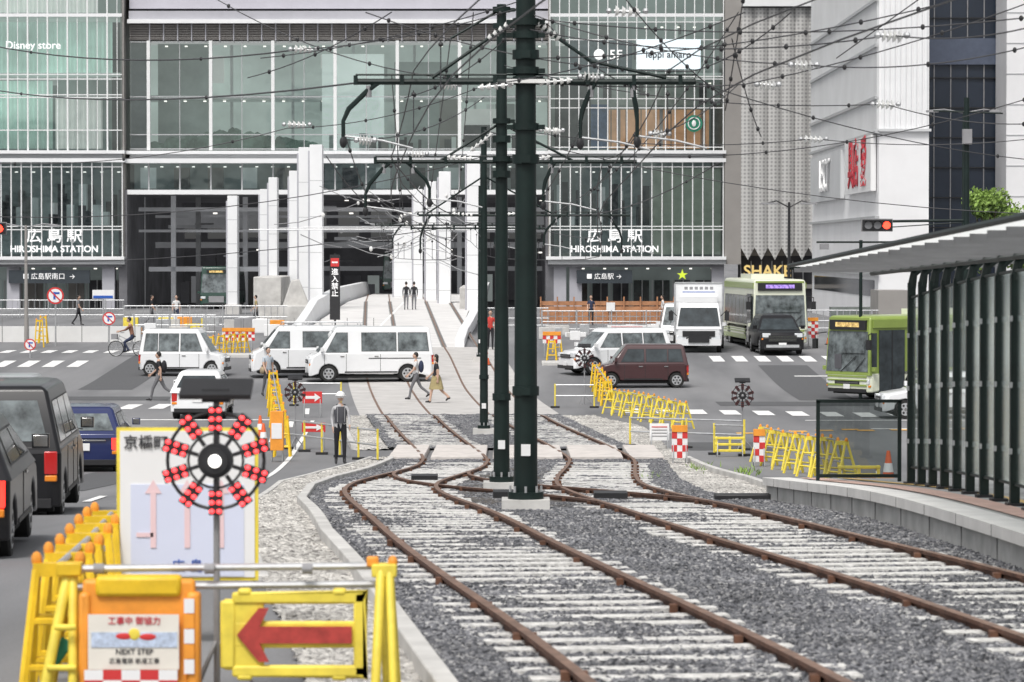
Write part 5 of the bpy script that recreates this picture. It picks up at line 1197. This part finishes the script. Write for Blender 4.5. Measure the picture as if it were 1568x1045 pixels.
person('pedestrian',P(751,536),-90,h=1.66,shirt=cr_,pants=cb,stride=8)
for px,py,c in((622,499,cb),(634,497,cb)):
    d=200; person('pedestrian',(X(px,d),d,tz(d)),90,h=1.6,shirt=c,pants=cg,stride=14,arms=(-12,12),sleeve='long')
for px,py,c,pc in((270,500,cw,cn),(232,500,cb,cg),(120,503,cg,cb),(392,500,cy,cb),(905,505,cn,cb),(1015,505,cw,cg)):
    x,d,z=X(px,192),192,1.0; person('pedestrian',(x,d,z),random.choice([0,180,-90]),h=1.65,shirt=c,pants=pc,stride=16,arms=(-14,14))
def bicycle(loc,head):
    b=B(); b.part('wheels')
    for x in(-.52,.52): b.ring((x,0,.33),.32,.018,RUB,'Y',24,6); b.ring((x,0,.33),.295,.01,STEEL,'Y',20,5); [b.tube([(x,0,.33),(x+math.cos(q)*.3,0,.33+math.sin(q)*.3)],.004,STEEL,4) for q in np.linspace(0,6.28,13)[:-1]]
    b.part('frame'); t=lambda *p:b.tube(p,.017,SPAINT,7)
    t((-.52,0,.33),(-.1,0,.3)); t((-.1,0,.3),(-.2,0,.8)); t((-.1,0,.3),(.38,0,.75)); t((-.17,0,.62),(.36,0,.86)); t((-.52,0,.33),(-.17,0,.65)); t((.52,0,.33),(.36,0,.92))
    b.part('handlebar'); b.tube([(.2,-.27,1.0),(.36,-.2,1.02),(.36,.2,1.02),(.2,.27,1.0)],.014,STEEL,6); b.part('saddle'); b.sph((-.21,0,.84),(.13,.08,.04),BLK,10,6)
    b.part('basket'); b.bb(.45,.7,-.16,.16,.72,.95,GREY); b.part('crank'); b.cyl((-.1,-.06,.3),(-.1,.06,.3),.08,STEEL,14); b.tube([(-.1,.08,.3),(.05,.1,.22)],.012,BLK,5); b.tube([(-.1,-.08,.3),(-.25,-.1,.38)],.012,BLK,5)
    b.make('bicycle',loc,R(head))
x,y,z=P(196,546); bicycle((x,y,z),178); person('cyclist',(x+.2,y,z-.06),178,h=1.66,shirt=cloth('brown',(.25,.12,.08)),pants=cn,sit=True,arms=(48,48),elbow=28,lean=.25,sleeve='long')
b=B()
for k in range(160):
    px=random.choice([(1140,725),(985,735),(1075,720)]); x,y,z=P(px[0]+random.gauss(0,12),px[1]+random.gauss(0,3)); hgt=random.uniform(.06,.18); a=random.uniform(0,6.28); 
    b.add([(x-.015,y,z),(x+.015,y,z),(x+math.cos(a)*.08,y+math.sin(a)*.08,z+hgt)],[(0,1,2)],LEAF)
b.make('weeds',merge=False)
# ------------------------------------------------------------------ world, sun, camera
w=bpy.data.worlds.new('World'); scene.world=w; w.use_nodes=True; nt=w.node_tree; bg=nt.nodes['Background']
sky=nt.nodes.new('ShaderNodeTexSky'); sky.sky_type='NISHITA'; sky.sun_disc=False; sky.sun_elevation=R(58); sky.sun_rotation=R(200); sky.air_density=1.0; sky.dust_density=4; sky.ozone_density=1
hs=nt.nodes.new('ShaderNodeHueSaturation'); hs.inputs['Saturation'].default_value=.14
nt.links.new(sky.outputs[0],hs.inputs['Color']); nt.links.new(hs.outputs[0],bg.inputs['Color']); bg.inputs['Strength'].default_value=.15
L_=bpy.data.lights.new('sun','SUN'); L_.energy=2.1; L_.angle=R(16); L_.color=(1,.96,.91); so=bpy.data.objects.new('sun',L_); scene.collection.objects.link(so)
az_,el=R(200),R(58)
dirv=Vector((math.sin(az_)*math.cos(el),math.cos(az_)*math.cos(el),math.sin(el))); so.rotation_euler=dirv.to_track_quat('Z','Y').to_euler(); so.location=(0,0,60)
cam=bpy.data.cameras.new('camera'); co=bpy.data.objects.new('camera',cam); scene.collection.objects.link(co); scene.camera=co
co.location=(0,0,HC); co.rotation_euler=(R(90)-math.atan((522.5-HY)/F),0,0); cam.sensor_width=36; cam.sensor_fit='HORIZONTAL'; cam.lens=36*F/1568; cam.clip_start=.5; cam.clip_end=6000
cam.dof.use_dof=True; cam.dof.focus_distance=85; cam.dof.aperture_fstop=5.6
scene.view_settings.view_transform='Standard'; scene.view_settings.look='None'; scene.view_settings.exposure=0
